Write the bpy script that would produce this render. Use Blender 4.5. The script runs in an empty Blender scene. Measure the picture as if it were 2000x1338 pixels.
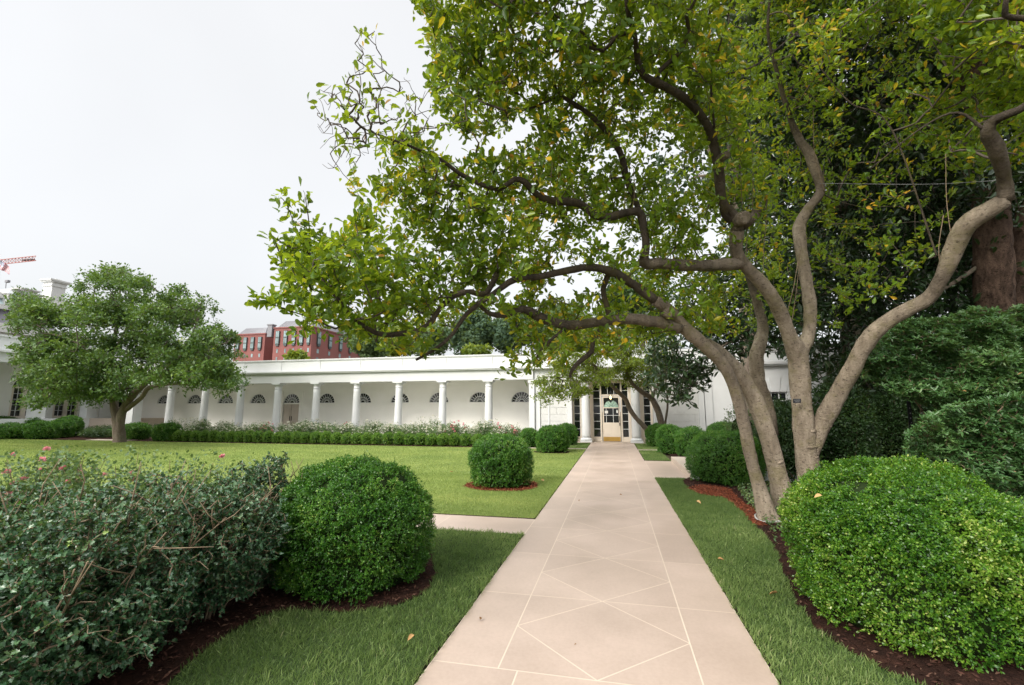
import bpy, bmesh, math, random
import numpy as np
from mathutils import Vector, Matrix
from math import sin, cos, pi, radians, sqrt, atan2

SC = bpy.context.scene
COL = SC.collection

# ------------------------------------------------------------------ camera
EYE = 1.6
PAN = radians(12.54)      # the lens looks a little left of the path
TILT = radians(8.57)      # and a little up
FPX = 889.0
cam_d = bpy.data.cameras.new("camera")
cam_d.sensor_width = 36.0
cam_d.lens = 16.0
cam_d.clip_start = 0.05
cam_d.clip_end = 3000
cam = bpy.data.objects.new("camera", cam_d)
COL.objects.link(cam)
cam.location = (0, 0, EYE)
cam.rotation_euler = (radians(90) + TILT, 0, PAN)
SC.camera = cam

# ------------------------------------------------------------------ sky and sun (overcast)
SUN_EL, SUN_AZ = radians(33), radians(-150)      # azimuth measured from +Y (path direction) towards +X
world = bpy.data.worlds.new("World")
SC.world = world
world.use_nodes = True
wt = world.node_tree
wt.nodes.clear()
sky = wt.nodes.new("ShaderNodeTexSky")
sky.sky_type = 'NISHITA'
sky.sun_disc = False
sky.sun_elevation = SUN_EL
sky.sun_rotation = SUN_AZ
sky.dust_density = 5.0
sky_bg = wt.nodes.new("ShaderNodeBackground")
sky_bg.inputs['Strength'].default_value = 0.06
hs = wt.nodes.new("ShaderNodeHueSaturation")
hs.inputs['Saturation'].default_value = 0.25
wt.links.new(sky.outputs[0], hs.inputs['Color'])
wt.links.new(hs.outputs[0], sky_bg.inputs['Color'])
# the cloud sheet in front of that sky: brighter overhead than at the horizon
tc = wt.nodes.new("ShaderNodeTexCoord")
sep = wt.nodes.new("ShaderNodeSeparateXYZ")
wt.links.new(tc.outputs['Generated'], sep.inputs[0])
ramp = wt.nodes.new("ShaderNodeValToRGB")
ramp.color_ramp.elements[0].position = 0.0
ramp.color_ramp.elements[0].color = (0.455, 0.468, 0.478, 1)
ramp.color_ramp.elements[1].position = 1.0
ramp.color_ramp.elements[1].color = (6.2, 6.1, 5.8, 1)
for p_, c_ in ((0.28, (0.56, 0.568, 0.575)), (0.74, (0.65, 0.652, 0.655)), (0.88, (2.3, 2.26, 2.2))):
    e = ramp.color_ramp.elements.new(p_); e.color = (*c_, 1)
wt.links.new(sep.outputs['Z'], ramp.inputs['Fac'])
cn = wt.nodes.new("ShaderNodeTexNoise")
cn.inputs['Scale'].default_value = 1.6
cn.inputs['Detail'].default_value = 4
wt.links.new(tc.outputs['Generated'], cn.inputs['Vector'])
cmr = wt.nodes.new("ShaderNodeMapRange")
cmr.inputs['From Min'].default_value = 0.3; cmr.inputs['From Max'].default_value = 0.7
cmr.inputs['To Min'].default_value = 0.94; cmr.inputs['To Max'].default_value = 1.06
wt.links.new(cn.outputs['Fac'], cmr.inputs['Value'])
vm = wt.nodes.new("ShaderNodeVectorMath"); vm.operation = 'SCALE'
wt.links.new(ramp.outputs['Color'], vm.inputs[0])
wt.links.new(cmr.outputs[0], vm.inputs['Scale'])
cloud_bg = wt.nodes.new("ShaderNodeBackground")
cloud_bg.inputs['Strength'].default_value = 0.60
wt.links.new(vm.outputs[0], cloud_bg.inputs['Color'])
add = wt.nodes.new("ShaderNodeAddShader")
wout = wt.nodes.new("ShaderNodeOutputWorld")
wt.links.new(sky_bg.outputs[0], add.inputs[0])
wt.links.new(cloud_bg.outputs[0], add.inputs[1])
wt.links.new(add.outputs[0], wout.inputs['Surface'])

sd = bpy.data.lights.new("sun", 'SUN')
sd.energy = 1.3
sd.angle = radians(18)
sd.color = (1.0, 0.93, 0.82)
sun = bpy.data.objects.new("sun", sd)
COL.objects.link(sun)
_sv = Vector((sin(SUN_AZ) * cos(SUN_EL), cos(SUN_AZ) * cos(SUN_EL), sin(SUN_EL)))
sun.rotation_euler = _sv.to_track_quat('Z', 'Y').to_euler()

SC.view_settings.view_transform = 'Standard'
SC.view_settings.look = 'None'
SC.view_settings.exposure = 0.90
SC.view_settings.gamma = 1.0
SC.render.engine = 'CYCLES'
SC.cycles.use_denoising = True
SC.cycles.max_bounces = 8
SC.cycles.diffuse_bounces = 4
SC.cycles.glossy_bounces = 2
SC.cycles.transmission_bounces = 3
SC.cycles.transparent_max_bounces = 4
SC.cycles.caustics_reflective = False
SC.cycles.caustics_refractive = False

# ------------------------------------------------------------------ measured camera frame, used to turn sight lines into places
FW = np.array([-sin(PAN) * cos(TILT), cos(PAN) * cos(TILT), sin(TILT)])
RT = np.array([cos(PAN), sin(PAN), 0.0])
UP = np.cross(RT, FW)
CAM = np.array([0, 0, EYE])
def ray(x, y): return FW + RT * ((x - 1000) / FPX) + UP * ((669 - y) / FPX)
def at(x, y, d): return CAM + ray(x, y) * d                       # d metres ahead
def gnd(x, y, z=0.0): r = ray(x, y); return CAM + r * ((z - EYE) / r[2])
def atY(x, y, Y): r = ray(x, y); return CAM + r * (Y / r[1])
def atX(x, y, X): r = ray(x, y); return CAM + r * (X / r[0])

# ------------------------------------------------------------------ materials
MATS = {}
def new_mat(name):
    m = bpy.data.materials.new(name); m.use_nodes = True
    nt = m.node_tree
    return m, nt, nt.nodes['Principled BSDF']
def ramp_node(nt, stops):
    r = nt.nodes.new("ShaderNodeValToRGB")
    els = r.color_ramp.elements
    while len(els) < len(stops): els.new(0.5)
    for el, (p, c) in zip(els, stops):
        el.position = p; el.color = (*c, 1)
    return r
def noise(nt, scale, detail=4, rough=0.55, coord='Object', stretch=None):
    t = nt.nodes.new("ShaderNodeTexCoord")
    n = nt.nodes.new("ShaderNodeTexNoise")
    n.inputs['Scale'].default_value = scale
    n.inputs['Detail'].default_value = detail
    n.inputs['Roughness'].default_value = rough
    if stretch:
        mp = nt.nodes.new("ShaderNodeMapping"); mp.inputs['Scale'].default_value = stretch
        nt.links.new(t.outputs[coord], mp.inputs[0]); nt.links.new(mp.outputs[0], n.inputs['Vector'])
    else:
        nt.links.new(t.outputs[coord], n.inputs['Vector'])
    return n
def mixc(nt, a, b, fac, mode='MIX'):
    m = nt.nodes.new("ShaderNodeMix"); m.data_type = 'RGBA'; m.blend_type = mode
    if isinstance(fac, (int, float)): m.inputs[0].default_value = fac
    else: nt.links.new(fac, m.inputs[0])
    for s, v in ((6, a), (7, b)):
        if isinstance(v, tuple): m.inputs[s].default_value = (*v, 1)
        else: nt.links.new(v, m.inputs[s])
    return m.outputs[2]
def bump(nt, p, h, strength=0.3, dist=0.02):
    b = nt.nodes.new("ShaderNodeBump")
    b.inputs['Strength'].default_value = strength; b.inputs['Distance'].default_value = dist
    nt.links.new(h, b.inputs['Height']); nt.links.new(b.outputs[0], p.inputs['Normal'])
def simple(name, col, rough=0.5, metal=0.0, var=0.06, scale=3.0, bstr=0.0, bscale=40, spec=0.5):
    m, nt, p = new_mat(name)
    n = noise(nt, scale, 5)
    r = ramp_node(nt, [(0.3, tuple(max(0, c * (1 - var)) for c in col)), (0.7, tuple(min(1, c * (1 + var)) for c in col))])
    nt.links.new(n.outputs['Fac'], r.inputs[0]); nt.links.new(r.outputs[0], p.inputs['Base Color'])
    p.inputs['Roughness'].default_value = rough; p.inputs['Metallic'].default_value = metal
    p.inputs['Specular IOR Level'].default_value = spec
    if bstr:
        bn = noise(nt, bscale, 4); bump(nt, p, bn.outputs['Fac'], bstr, 0.01)
    MATS[name] = m
    return m
def foliage(name, stops, rough=0.45, trans=0.3, spec=0.5, tcol=(0.30, 0.42, 0.05)):
    """leaf material: every leaf takes its own tint from the face attribute 'tint'"""
    m, nt, p = new_mat(name)
    a = nt.nodes.new("ShaderNodeAttribute"); a.attribute_name = 'tint'
    r = ramp_node(nt, stops)
    nt.links.new(a.outputs['Fac'], r.inputs[0])
    nt.links.new(r.outputs[0], p.inputs['Base Color'])
    p.inputs['Roughness'].default_value = rough
    p.inputs['Specular IOR Level'].default_value = spec
    if trans > 0:
        tr = nt.nodes.new("ShaderNodeBsdfTranslucent")
        tint = mixc(nt, r.outputs[0], tcol, 0.5)
        nt.links.new(tint, tr.inputs['Color'])
        mx = nt.nodes.new("ShaderNodeMixShader"); mx.inputs[0].default_value = trans
        nt.links.new(p.outputs[0], mx.inputs[1]); nt.links.new(tr.outputs[0], mx.inputs[2])
        nt.links.new(mx.outputs[0], nt.nodes['Material Output'].inputs['Surface'])
    MATS[name] = m
    return m

M_WHITE = simple('white_paint', (0.67, 0.685, 0.69), 0.5, var=0.04, scale=1.5)
M_PORCH = simple('porch_wall_paint', (0.86, 0.85, 0.81), 0.6, var=0.03, scale=1.2)
M_CREAM = simple('cream_paint', (0.74, 0.66, 0.56), 0.45, var=0.03)
M_ASHLAR = simple('painted_ashlar', (0.62, 0.625, 0.61), 0.6, var=0.06, bstr=0.6, bscale=7)
M_GLASS = simple('dark_glass', (0.012, 0.015, 0.016), 0.06, var=0.3, scale=2, spec=0.6)
M_FANGLASS = simple('green_reflection_glass', (0.42, 0.62, 0.52), 0.1, var=0.2, scale=6)  # green reflection painted into the fanlight's base colour
M_BRASS = simple('brass', (0.62, 0.40, 0.12), 0.28, 1.0, var=0.1)
M_DARKMETAL = simple('dark_metal', (0.02, 0.022, 0.024), 0.4, 0.6)
M_PAPER = simple('paper', (0.8, 0.8, 0.77), 0.7)
M_ROOF = simple('flat_roof', (0.25, 0.25, 0.24), 0.8)
M_GREYDOOR = simple('taupe_door_paint', (0.46, 0.40, 0.34), 0.5)
M_STEP = simple('pale_limestone', (0.46, 0.385, 0.32), 0.5, var=0.05, scale=2, bstr=0.1, bscale=60)
M_PLASTIC = simple('grey_tube_plastic', (0.35, 0.35, 0.33), 0.5)
M_SLATE = simple('purple_grey_slate', (0.16, 0.155, 0.18), 0.6, var=0.15, scale=0.6)
M_PATINA = simple('patina_roof', (0.42, 0.52, 0.53), 0.6, var=0.12, scale=0.5)
M_GRANITE = simple('grey_granite', (0.62, 0.62, 0.61), 0.7, var=0.05, scale=0.4)
M_BRICK = simple('red_brick', (0.25, 0.092, 0.082), 0.8, var=0.08, scale=0.25)
M_ZINC = simple('standing_seam_zinc', (0.22, 0.22, 0.24), 0.5, var=0.06, scale=0.2)
M_BAYFRAME = simple('dark_green_window_frame', (0.05, 0.075, 0.075), 0.5)
M_BAYGLASS = simple('window_glass', (0.22, 0.30, 0.31), 0.1, var=0.5, scale=0.35)
M_CRANE = simple('crane_red_paint', (0.42, 0.13, 0.11), 0.6)

def bark(name, c1, c2, lichen, scale=5, strength=0.6, stretch=(1, 1, 0.35), lich=0.7, young_shaded=None):
    m, nt, p = new_mat(name)
    n = noise(nt, scale, 9, 0.72, stretch=stretch)
    r = ramp_node(nt, [(0.30, c1), (0.50, tuple((a + b) / 2 for a, b in zip(c1, c2))), (0.66, c2)])
    nt.links.new(n.outputs['Fac'], r.inputs[0])
    n2 = noise(nt, 2.6, 7, 0.75)
    r2 = ramp_node(nt, [(0.50, (0, 0, 0)), (0.62, (lich, lich, lich))])
    nt.links.new(n2.outputs['Fac'], r2.inputs[0])
    c = mixc(nt, r.outputs[0], lichen, r2.outputs[0])
    n3 = noise(nt, 19, 7, 0.72, stretch=(1, 1, 1.7))
    r3 = ramp_node(nt, [(0.55, (0, 0, 0)), (0.63, (0.75, 0.75, 0.75))])
    nt.links.new(n3.outputs['Fac'], r3.inputs[0])
    c = mixc(nt, c, tuple(v * 0.30 for v in c1), r3.outputs[0])
    n4 = noise(nt, 8, 5, 0.7)
    r4 = ramp_node(nt, [(0.60, (0, 0, 0)), (0.70, (0.45, 0.45, 0.45))])
    nt.links.new(n4.outputs['Fac'], r4.inputs[0])
    c = mixc(nt, c, tuple(min(1, v * 1.35) for v in c2), r4.outputs[0])
    if young_shaded:                           # younger bark on thin wood, with crown shade painted into it ('tint' follows the thickness)
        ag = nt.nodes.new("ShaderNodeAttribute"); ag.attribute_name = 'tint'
        ry = ramp_node(nt, [(0.30, young_shaded[0]), (0.70, young_shaded[1])]); nt.links.new(n.outputs['Fac'], ry.inputs[0])
        c = mixc(nt, mixc(nt, ry.outputs[0], young_shaded[2], r2.outputs[0]), c, ag.outputs['Fac'])
    nt.links.new(c, p.inputs['Base Color'])
    p.inputs['Roughness'].default_value = 0.9
    p.inputs['Specular IOR Level'].default_value = 0.15
    hb = noise(nt, scale * 3.2, 9, 0.78, stretch=(1, 1, 1.8))
    bump(nt, p, hb.outputs['Fac'], strength, 0.07)
    MATS[name] = m
    return m
M_BARK = bark('magnolia_bark', (0.26, 0.21, 0.155), (0.60, 0.50, 0.385), (0.32, 0.28, 0.15), 8, 1.0, young_shaded=((0.055, 0.044, 0.035), (0.150, 0.122, 0.095), (0.13, 0.11, 0.05)))
M_LIMB = M_BARK
M_TWIG = simple('twig_bark', (0.11, 0.09, 0.075), 0.85, var=0.2, scale=8, spec=0.15)
M_BROWNBARK = bark('furrowed_brown_bark', (0.025, 0.016, 0.013), (0.25, 0.165, 0.12), (0.12, 0.085, 0.065), 9, 1.0, (1, 1, 0.35), .5)
M_GREYBARK = bark('grey_bark', (0.13, 0.10, 0.08), (0.24, 0.20, 0.16), (0.15, 0.15, 0.10))
M_STEM = simple('tan_stem', (0.22, 0.165, 0.11), 0.8, var=0.25, scale=12, spec=0.2)

F_MAG = foliage('saucer_magnolia_leaf', [(0.0, (0.036, 0.098, 0.010)), (0.40, (0.115, 0.220, 0.016)), (0.78, (0.300, 0.400, 0.032)), (0.88, (0.62, 0.48, 0.03)), (0.95, (0.72, 0.42, 0.03)), (1.0, (0.50, 0.20, 0.04))], 0.33, 0.47, tcol=(0.62, 0.74, 0.03))
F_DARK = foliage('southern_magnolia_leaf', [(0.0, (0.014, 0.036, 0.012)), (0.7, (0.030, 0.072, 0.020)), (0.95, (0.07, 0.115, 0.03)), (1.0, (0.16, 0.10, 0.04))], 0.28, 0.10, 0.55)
F_BOX = foliage('boxwood_leaf', [(0.0, (0.020, 0.085, 0.010)), (0.45, (0.060, 0.185, 0.020)), (0.85, (0.150, 0.300, 0.040)), (1.0, (0.36, 0.44, 0.10))], 0.33, 0.28, 0.5, tcol=(0.24, 0.48, 0.03))
F_BOXL = foliage('bright_boxwood_leaf', [(0.0, (0.024, 0.095, 0.010)), (0.40, (0.085, 0.215, 0.018)), (0.80, (0.210, 0.350, 0.040)), (1.0, (0.50, 0.54, 0.16))], 0.33, 0.32, 0.5, tcol=(0.34, 0.54, 0.03))
F_HOLLY = foliage('holly_leaf', [(0.0, (0.016, 0.062, 0.028)), (0.5, (0.058, 0.142, 0.062)), (0.92, (0.17, 0.27, 0.13)), (1.0, (0.28, 0.40, 0.06))], 0.30, 0.18, 0.6)
F_PIERIS = foliage('evergreen_shrub_leaf', [(0.0, (0.042, 0.115, 0.036)), (0.6, (0.095, 0.205, 0.062)), (0.95, (0.20, 0.32, 0.10)), (1.0, (0.45, 0.28, 0.12))], 0.36, 0.26, 0.5)
F_TREE = foliage('garden_tree_leaf', [(0.0, (0.045, 0.105, 0.028)), (0.5, (0.100, 0.190, 0.036)), (1.0, (0.25, 0.33, 0.05))], 0.5, 0.24, tcol=(0.32, 0.46, 0.05))
F_GOLD = foliage('yellowing_tree_leaf', [(0.0, (0.065, 0.120, 0.016)), (0.5, (0.135, 0.205, 0.020)), (0.9, (0.26, 0.30, 0.03)), (1.0, (0.42, 0.34, 0.05))], 0.5, 0.45, tcol=(0.50, 0.56, 0.04))
F_FAR = foliage('distant_tree_leaf', [(0.0, (0.075, 0.125, 0.065)), (0.6, (0.135, 0.205, 0.090)), (1.0, (0.22, 0.29, 0.11))], 0.7, 0.35, 0.2)
F_FARD = foliage('distant_dark_tree_leaf', [(0.0, (0.045, 0.085, 0.055)), (0.6, (0.080, 0.135, 0.080)), (1.0, (0.13, 0.18, 0.09))], 0.7, 0.3, 0.2)
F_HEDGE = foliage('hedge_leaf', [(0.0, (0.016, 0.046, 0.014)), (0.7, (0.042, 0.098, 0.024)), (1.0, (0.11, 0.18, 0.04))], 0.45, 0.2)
F_ROSE = foliage('rose_leaf', [(0.0, (0.050, 0.105, 0.045)), (0.7, (0.10, 0.18, 0.065)), (1.0, (0.20, 0.26, 0.08))], 0.45, 0.3)
F_PETAL_W = foliage('white_rose_petal', [(0.0, (0.72, 0.70, 0.58)), (1.0, (0.82, 0.81, 0.74))], 0.6, 0.3, 0.2, (0.7, 0.68, 0.6))
F_PETAL_P = foliage('pink_rose_petal', [(0.0, (0.72, 0.22, 0.28)), (1.0, (0.80, 0.46, 0.46))], 0.6, 0.3, 0.2, (0.8, 0.4, 0.4))
F_GRASS = foliage('turf_grass_blade', [(0.0, (0.072, 0.130, 0.036)), (0.55, (0.165, 0.240, 0.070)), (0.9, (0.31, 0.39, 0.14)), (1.0, (0.46, 0.44, 0.24))], 0.5, 0.38, 0.3, (0.30, 0.46, 0.12))
F_LAWN = foliage('lawn_grass_blade', [(0.0, (0.120, 0.190, 0.050)), (0.5, (0.255, 0.325, 0.090)), (0.85, (0.37, 0.42, 0.13)), (1.0, (0.50, 0.47, 0.20))], 0.55, 0.35, 0.25, (0.40, 0.52, 0.11))
F_DEAD = foliage('fallen_leaf_skin', [(0.0, (0.20, 0.11, 0.05)), (0.5, (0.42, 0.24, 0.10)), (1.0, (0.55, 0.36, 0.16))], 0.6, 0.15, 0.2, (0.5, 0.3, 0.1))

def ground_mat(name, a, b, c, s1, s2, bstr=0.5, bscale=120):
    m, nt, p = new_mat(name)
    n = noise(nt, s1, 6, 0.6)
    r = ramp_node(nt, [(0.30, a), (0.55, b), (0.75, c)])
    nt.links.new(n.outputs['Fac'], r.inputs[0])
    n2 = noise(nt, s2, 4, 0.7)
    r2 = ramp_node(nt, [(0.35, (0.62, 0.62, 0.62)), (0.65, (1.25, 1.25, 1.25))])
    nt.links.new(n2.outputs['Fac'], r2.inputs[0])
    col = mixc(nt, r.outputs[0], r2.outputs[0], 1.0, 'MULTIPLY')
    nt.links.new(col, p.inputs['Base Color'])
    p.inputs['Roughness'].default_value = 0.95; p.inputs['Specular IOR Level'].default_value = 0.1
    hb = noise(nt, bscale, 4, 0.7); bump(nt, p, hb.outputs['Fac'], bstr, 0.02)
    MATS[name] = m
    return m
G_LAWN = ground_mat('lawn_sheet', (0.110, 0.160, 0.042), (0.180, 0.230, 0.062), (0.240, 0.275, 0.085), 0.7, 60)
G_TURF = ground_mat('turf_sheet', (0.030, 0.052, 0.018), (0.048, 0.075, 0.025), (0.07, 0.09, 0.035), 2.0, 70)
G_SOIL = ground_mat('soil', (0.050, 0.040, 0.026), (0.07, 0.06, 0.035), (0.09, 0.08, 0.045), 0.5, 30)
G_MULCH = ground_mat('mulch', (0.020, 0.010, 0.008), (0.036, 0.017, 0.012), (0.06, 0.026, 0.017), 9, 45, 1.0, 60)
G_REDMULCH = ground_mat('red_mulch', (0.10, 0.028, 0.014), (0.17, 0.050, 0.024), (0.24, 0.08, 0.04), 9, 45, 1.0, 60)
F_CHIP = foliage('bark_chip', [(0.0, (0.024, 0.011, 0.008)), (0.8, (0.060, 0.026, 0.018)), (1.0, (0.17, 0.10, 0.07))], 0.85, 0.0, 0.15)
F_REDCHIP = foliage('red_bark_chip', [(0.0, (0.10, 0.026, 0.014)), (0.7, (0.24, 0.065, 0.032)), (1.0, (0.38, 0.15, 0.08))], 0.85, 0.0, 0.15)

# limestone slabs: each slab has its own tint, soft stains inside it
def slab_mat():
    m, nt, p = new_mat('limestone_slab')
    a = nt.nodes.new("ShaderNodeAttribute"); a.attribute_name = 'tint'
    r = ramp_node(nt, [(0.0, (0.385, 0.302, 0.252)), (1.0, (0.50, 0.398, 0.333))])
    nt.links.new(a.outputs['Fac'], r.inputs[0])
    n = noise(nt, 1.1, 6, 0.6)
    r2 = ramp_node(nt, [(0.33, (0.86, 0.85, 0.83)), (0.66, (1.07, 1.07, 1.08))])
    nt.links.new(n.outputs['Fac'], r2.inputs[0])
    c = mixc(nt, r.outputs[0], r2.outputs[0], 1.0, 'MULTIPLY')
    n3 = noise(nt, 35, 5, 0.7)
    r3 = ramp_node(nt, [(0.35, (0.95, 0.945, 0.94)), (0.6, (1.02, 1.02, 1.02))])
    nt.links.new(n3.outputs['Fac'], r3.inputs[0])
    c = mixc(nt, c, r3.outputs[0], 1.0, 'MULTIPLY')
    nt.links.new(c, p.inputs['Base Color'])
    rr = nt.nodes.new("ShaderNodeMapRange")
    rr.inputs['To Min'].default_value = 0.30; rr.inputs['To Max'].default_value = 0.50
    nt.links.new(n.outputs['Fac'], rr.inputs['Value']); nt.links.new(rr.outputs[0], p.inputs['Roughness'])
    bn = noise(nt, 90, 3); bump(nt, p, bn.outputs['Fac'], 0.08, 0.004)
    MATS['limestone_slab'] = m
    return m
M_SLAB = slab_mat()
M_JOINT = simple('pale_joint', (0.60, 0.51, 0.42), 0.6, var=0.04)

# ------------------------------------------------------------------ objects
def tag(o, label=None, cat=None, group=None, kind=None):
    if label: o['label'] = label
    if cat: o['category'] = cat
    if group: o['group'] = group
    if kind: o['kind'] = kind
    return o
def thing(name, label, cat, loc=(0, 0, 0), group=None):
    o = bpy.data.objects.new(name, None); COL.objects.link(o)
    o.location = loc; o.empty_display_size = 0.2
    return tag(o, label, cat, group)
def put(o, parent):
    if parent is not None:
        o.parent = parent
        if parent.parent is None: o.matrix_parent_inverse = Matrix.Translation(-parent.location)   # meshes are written in world metres
    return o
def link_mesh(name, me, mats, parent=None):
    for m in (mats if isinstance(mats, (list, tuple)) else [mats]): me.materials.append(m)
    o = bpy.data.objects.new(name, me); COL.objects.link(o)
    return put(o, parent)

class MB:
    """collects boxes, lathes, tubes and polygons; build() links them as ONE mesh object"""
    def __init__(s): s.v, s.f, s.m, s.t, s.sm = [], [], [], [], []
    def poly(s, pts, mat=0, tint=0.5, smooth=False):
        n = len(s.v); s.v.extend([tuple(map(float, p)) for p in pts])
        s.f.append(tuple(range(n, n + len(pts)))); s.m.append(mat); s.t.append(tint); s.sm.append(smooth); return s
    def grid(s, rings, close=True, mat=0, tint=0.5, smooth=True, caps=True, tints=None):
        n0 = len(s.v); k = len(rings[0])
        for r in rings: s.v.extend([tuple(map(float, p)) for p in r])
        for i in range(len(rings) - 1):
            for j in range(k if close else k - 1):
                a = n0 + i * k + j; b = n0 + i * k + (j + 1) % k
                s.f.append((a, b, b + k, a + k)); s.m.append(mat); s.t.append(tint if tints is None else float(tints[i])); s.sm.append(smooth)
        if caps and close:
            s.f.append(tuple(n0 + j for j in reversed(range(k)))); s.m.append(mat); s.t.append(tint); s.sm.append(False)
            e = n0 + (len(rings) - 1) * k
            s.f.append(tuple(e + j for j in range(k))); s.m.append(mat); s.t.append(tint); s.sm.append(False)
        return s
    def box(s, x0, x1, y0, y1, z0, z1, mat=0, tint=0.5):
        c = [(x0, y0), (x1, y0), (x1, y1), (x0, y1)]
        return s.grid([[(x, y, z0) for x, y in c], [(x, y, z1) for x, y in c]], mat=mat, tint=tint, smooth=False)
    def lathe(s, cx, cy, prof, n=24, mat=0, smooth=True):
        return s.grid([[(cx + r * cos(2 * pi * j / n), cy + r * sin(2 * pi * j / n), z) for j in range(n)] for z, r in prof], mat=mat, smooth=smooth)
    def bar(s, a, b, w, h=None, mat=0):
        a, b = Vector(a), Vector(b); h = h or w
        d = (b - a).normalized()
        u = d.cross(Vector((0, 0, 1)))
        u = Vector((1, 0, 0)) if u.length < 1e-4 else u.normalized()
        v = u.cross(d)
        ring = lambda c: [c + u * w / 2 * sx + v * h / 2 * sy for sx, sy in ((-1, -1), (1, -1), (1, 1), (-1, 1))]
        return s.grid([ring(a), ring(b)], mat=mat, smooth=False)
    def tube(s, pts, rad, n=8, mat=0):
        pts = np.asarray(pts, float); rad = np.broadcast_to(np.asarray(rad, float), (len(pts),))
        return s.grid(tube_rings(pts, rad, n), mat=mat)
    def build(s, name, mats, parent=None, bevel=0.0):
        me = bpy.data.meshes.new(name)
        me.from_pydata(s.v, [], s.f); me.update()
        me.polygons.foreach_set('material_index', s.m)
        me.polygons.foreach_set('use_smooth', s.sm)
        at_ = me.attributes.new('tint', 'FLOAT', 'FACE'); at_.data.foreach_set('value', s.t)
        o = link_mesh(name, me, mats, parent)
        if bevel:
            b = o.modifiers.new('bevel', 'BEVEL'); b.width = bevel; b.segments = 2; b.limit_method = 'ANGLE'
        return o

def tube_rings(pts, rad, n=8, wob=0.0, rng=None):
    rings = []
    t0 = pts[1] - pts[0]; t0 = t0 / np.linalg.norm(t0)
    u = np.cross(t0, [0.3, 0.9, 0.1]); u /= np.linalg.norm(u)
    ph = np.arange(n) * 2 * pi / n
    for i, p in enumerate(pts):
        t = pts[min(i + 1, len(pts) - 1)] - pts[max(i - 1, 0)]; t = t / (np.linalg.norm(t) + 1e-9)
        u = u - t * (u @ t); u /= np.linalg.norm(u); v = np.cross(t, u)
        r = rad[i] * np.ones(n)
        if wob and rng is not None: r = r * (1 + wob * rng.normal(size=n))
        rings.append(p + np.outer(r * np.cos(ph), u) + np.outer(r * np.sin(ph), v))
    return rings
def catmull(P, step):
    P = np.asarray(P, float); out = []
    Q = np.vstack([2 * P[0] - P[1], P, 2 * P[-1] - P[-2]])
    for i in range(1, len(Q) - 2):
        L = np.linalg.norm(Q[i + 1][:3] - Q[i][:3]); k = max(2, int(L / step))
        for t in np.arange(k) / k:
            a, b, c, d = Q[i - 1], Q[i], Q[i + 1], Q[i + 2]
            out.append(0.5 * (2 * b + (c - a) * t + (2 * a - 5 * b + 4 * c - d) * t * t + (3 * b - a - 3 * c + d) * t ** 3))
    out.append(Q[-2]); return np.array(out)

# ------------------------------------------------------------------ foliage meshes (numpy)
def nrm(a): return a / (np.linalg.norm(a, axis=-1, keepdims=True) + 1e-9)
# leaf outlines: x across, y along the leaf, z up; faces are n-gons/quads of the outline split along the midrib
LEAF_OBOVATE = (np.array([[0, 0, 0], [-.20, .28, .05], [-.46, .62, .09], [-.32, .90, .03], [0, 1, -.05], [.32, .90, .03], [.46, .62, .09], [.20, .28, .05], [0, .55, -.02]]),
                [(0, 8, 2, 1), (8, 4, 3, 2), (0, 7, 6, 8), (8, 6, 5, 4)])
LEAF_SIMPLE = (np.array([[0, 0, 0], [-.5, .5, .08], [0, 1, -.04], [.5, .5, .08]]), [(0, 3, 2, 1)])
LEAF_ELLIPSE = (np.array([[0, 0, 0], [-.42, .33, .07], [-.40, .70, .05], [0, 1, -.06], [.40, .70, .05], [.42, .33, .07], [0, .5, -.02]]),
                [(0, 6, 2, 1), (6, 3, 2), (0, 5, 4, 6), (6, 4, 3)])
_sp = []
for sx in (-1, 1):
    for (w, y, z) in ((.10, .06, 0), (.52, .20, .14), (.24, .34, .04), (.56, .52, .15), (.22, .62, .04), (.42, .80, .12), (.13, .84, .02)):
        _sp.append((sx * w, y, z))
LEAF_SPINY = (np.array([[0, 0, 0]] + _sp + [[0, 1.05, 0], [0, .5, -.04]]),
              [(0, 16, 2, 1), (16, 4, 3, 2), (16, 6, 5, 4), (16, 15, 7, 6), (0, 8, 9, 16), (16, 9, 10, 11), (16, 11, 12, 13), (16, 13, 14, 15)])
def leaf_mesh(name, P, D, N, L, W, tint, mat, shape=LEAF_SIMPLE, parent=None):
    me = leaf_data(name, P, D, N, L, W, tint, shape)
    return link_mesh(name, me, mat, parent)
def leaf_data(name, P, D, N, L, W, tint, shape=LEAF_SIMPLE):
    T, F = shape
    P = np.asarray(P, float); n = len(P)
    y = nrm(D); x = nrm(np.cross(y, N)); z = np.cross(x, y)
    L = np.broadcast_to(L, (n,)); W = np.broadcast_to(W, (n,))
    V = P[:, None, :] + x[:, None, :] * (T[None, :, 0:1] * W[:, None, None]) + y[:, None, :] * (T[None, :, 1:2] * L[:, None, None]) + z[:, None, :] * (T[None, :, 2:3] * L[:, None, None])
    k = len(T)
    loops1 = np.concatenate([np.array(f) for f in F]); tot1 = np.array([len(f) for f in F])
    loops = (loops1[None, :] + (np.arange(n) * k)[:, None]).ravel()
    tot = np.tile(tot1, n); start = np.concatenate([[0], np.cumsum(tot)[:-1]])
    me = bpy.data.meshes.new(name)
    me.vertices.add(n * k); me.vertices.foreach_set('co', V.astype(np.float32).ravel())
    me.loops.add(len(loops)); me.loops.foreach_set('vertex_index', loops.astype(np.int32))
    me.polygons.add(len(tot)); me.polygons.foreach_set('loop_start', start.astype(np.int32))
    me.polygons.foreach_set('loop_total', tot.astype(np.int32))
    a = me.attributes.new('tint', 'FLOAT', 'FACE'); a.data.foreach_set('value', np.repeat(np.asarray(tint, np.float32), len(F)))
    me.update(calc_edges=True)
    return me
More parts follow.
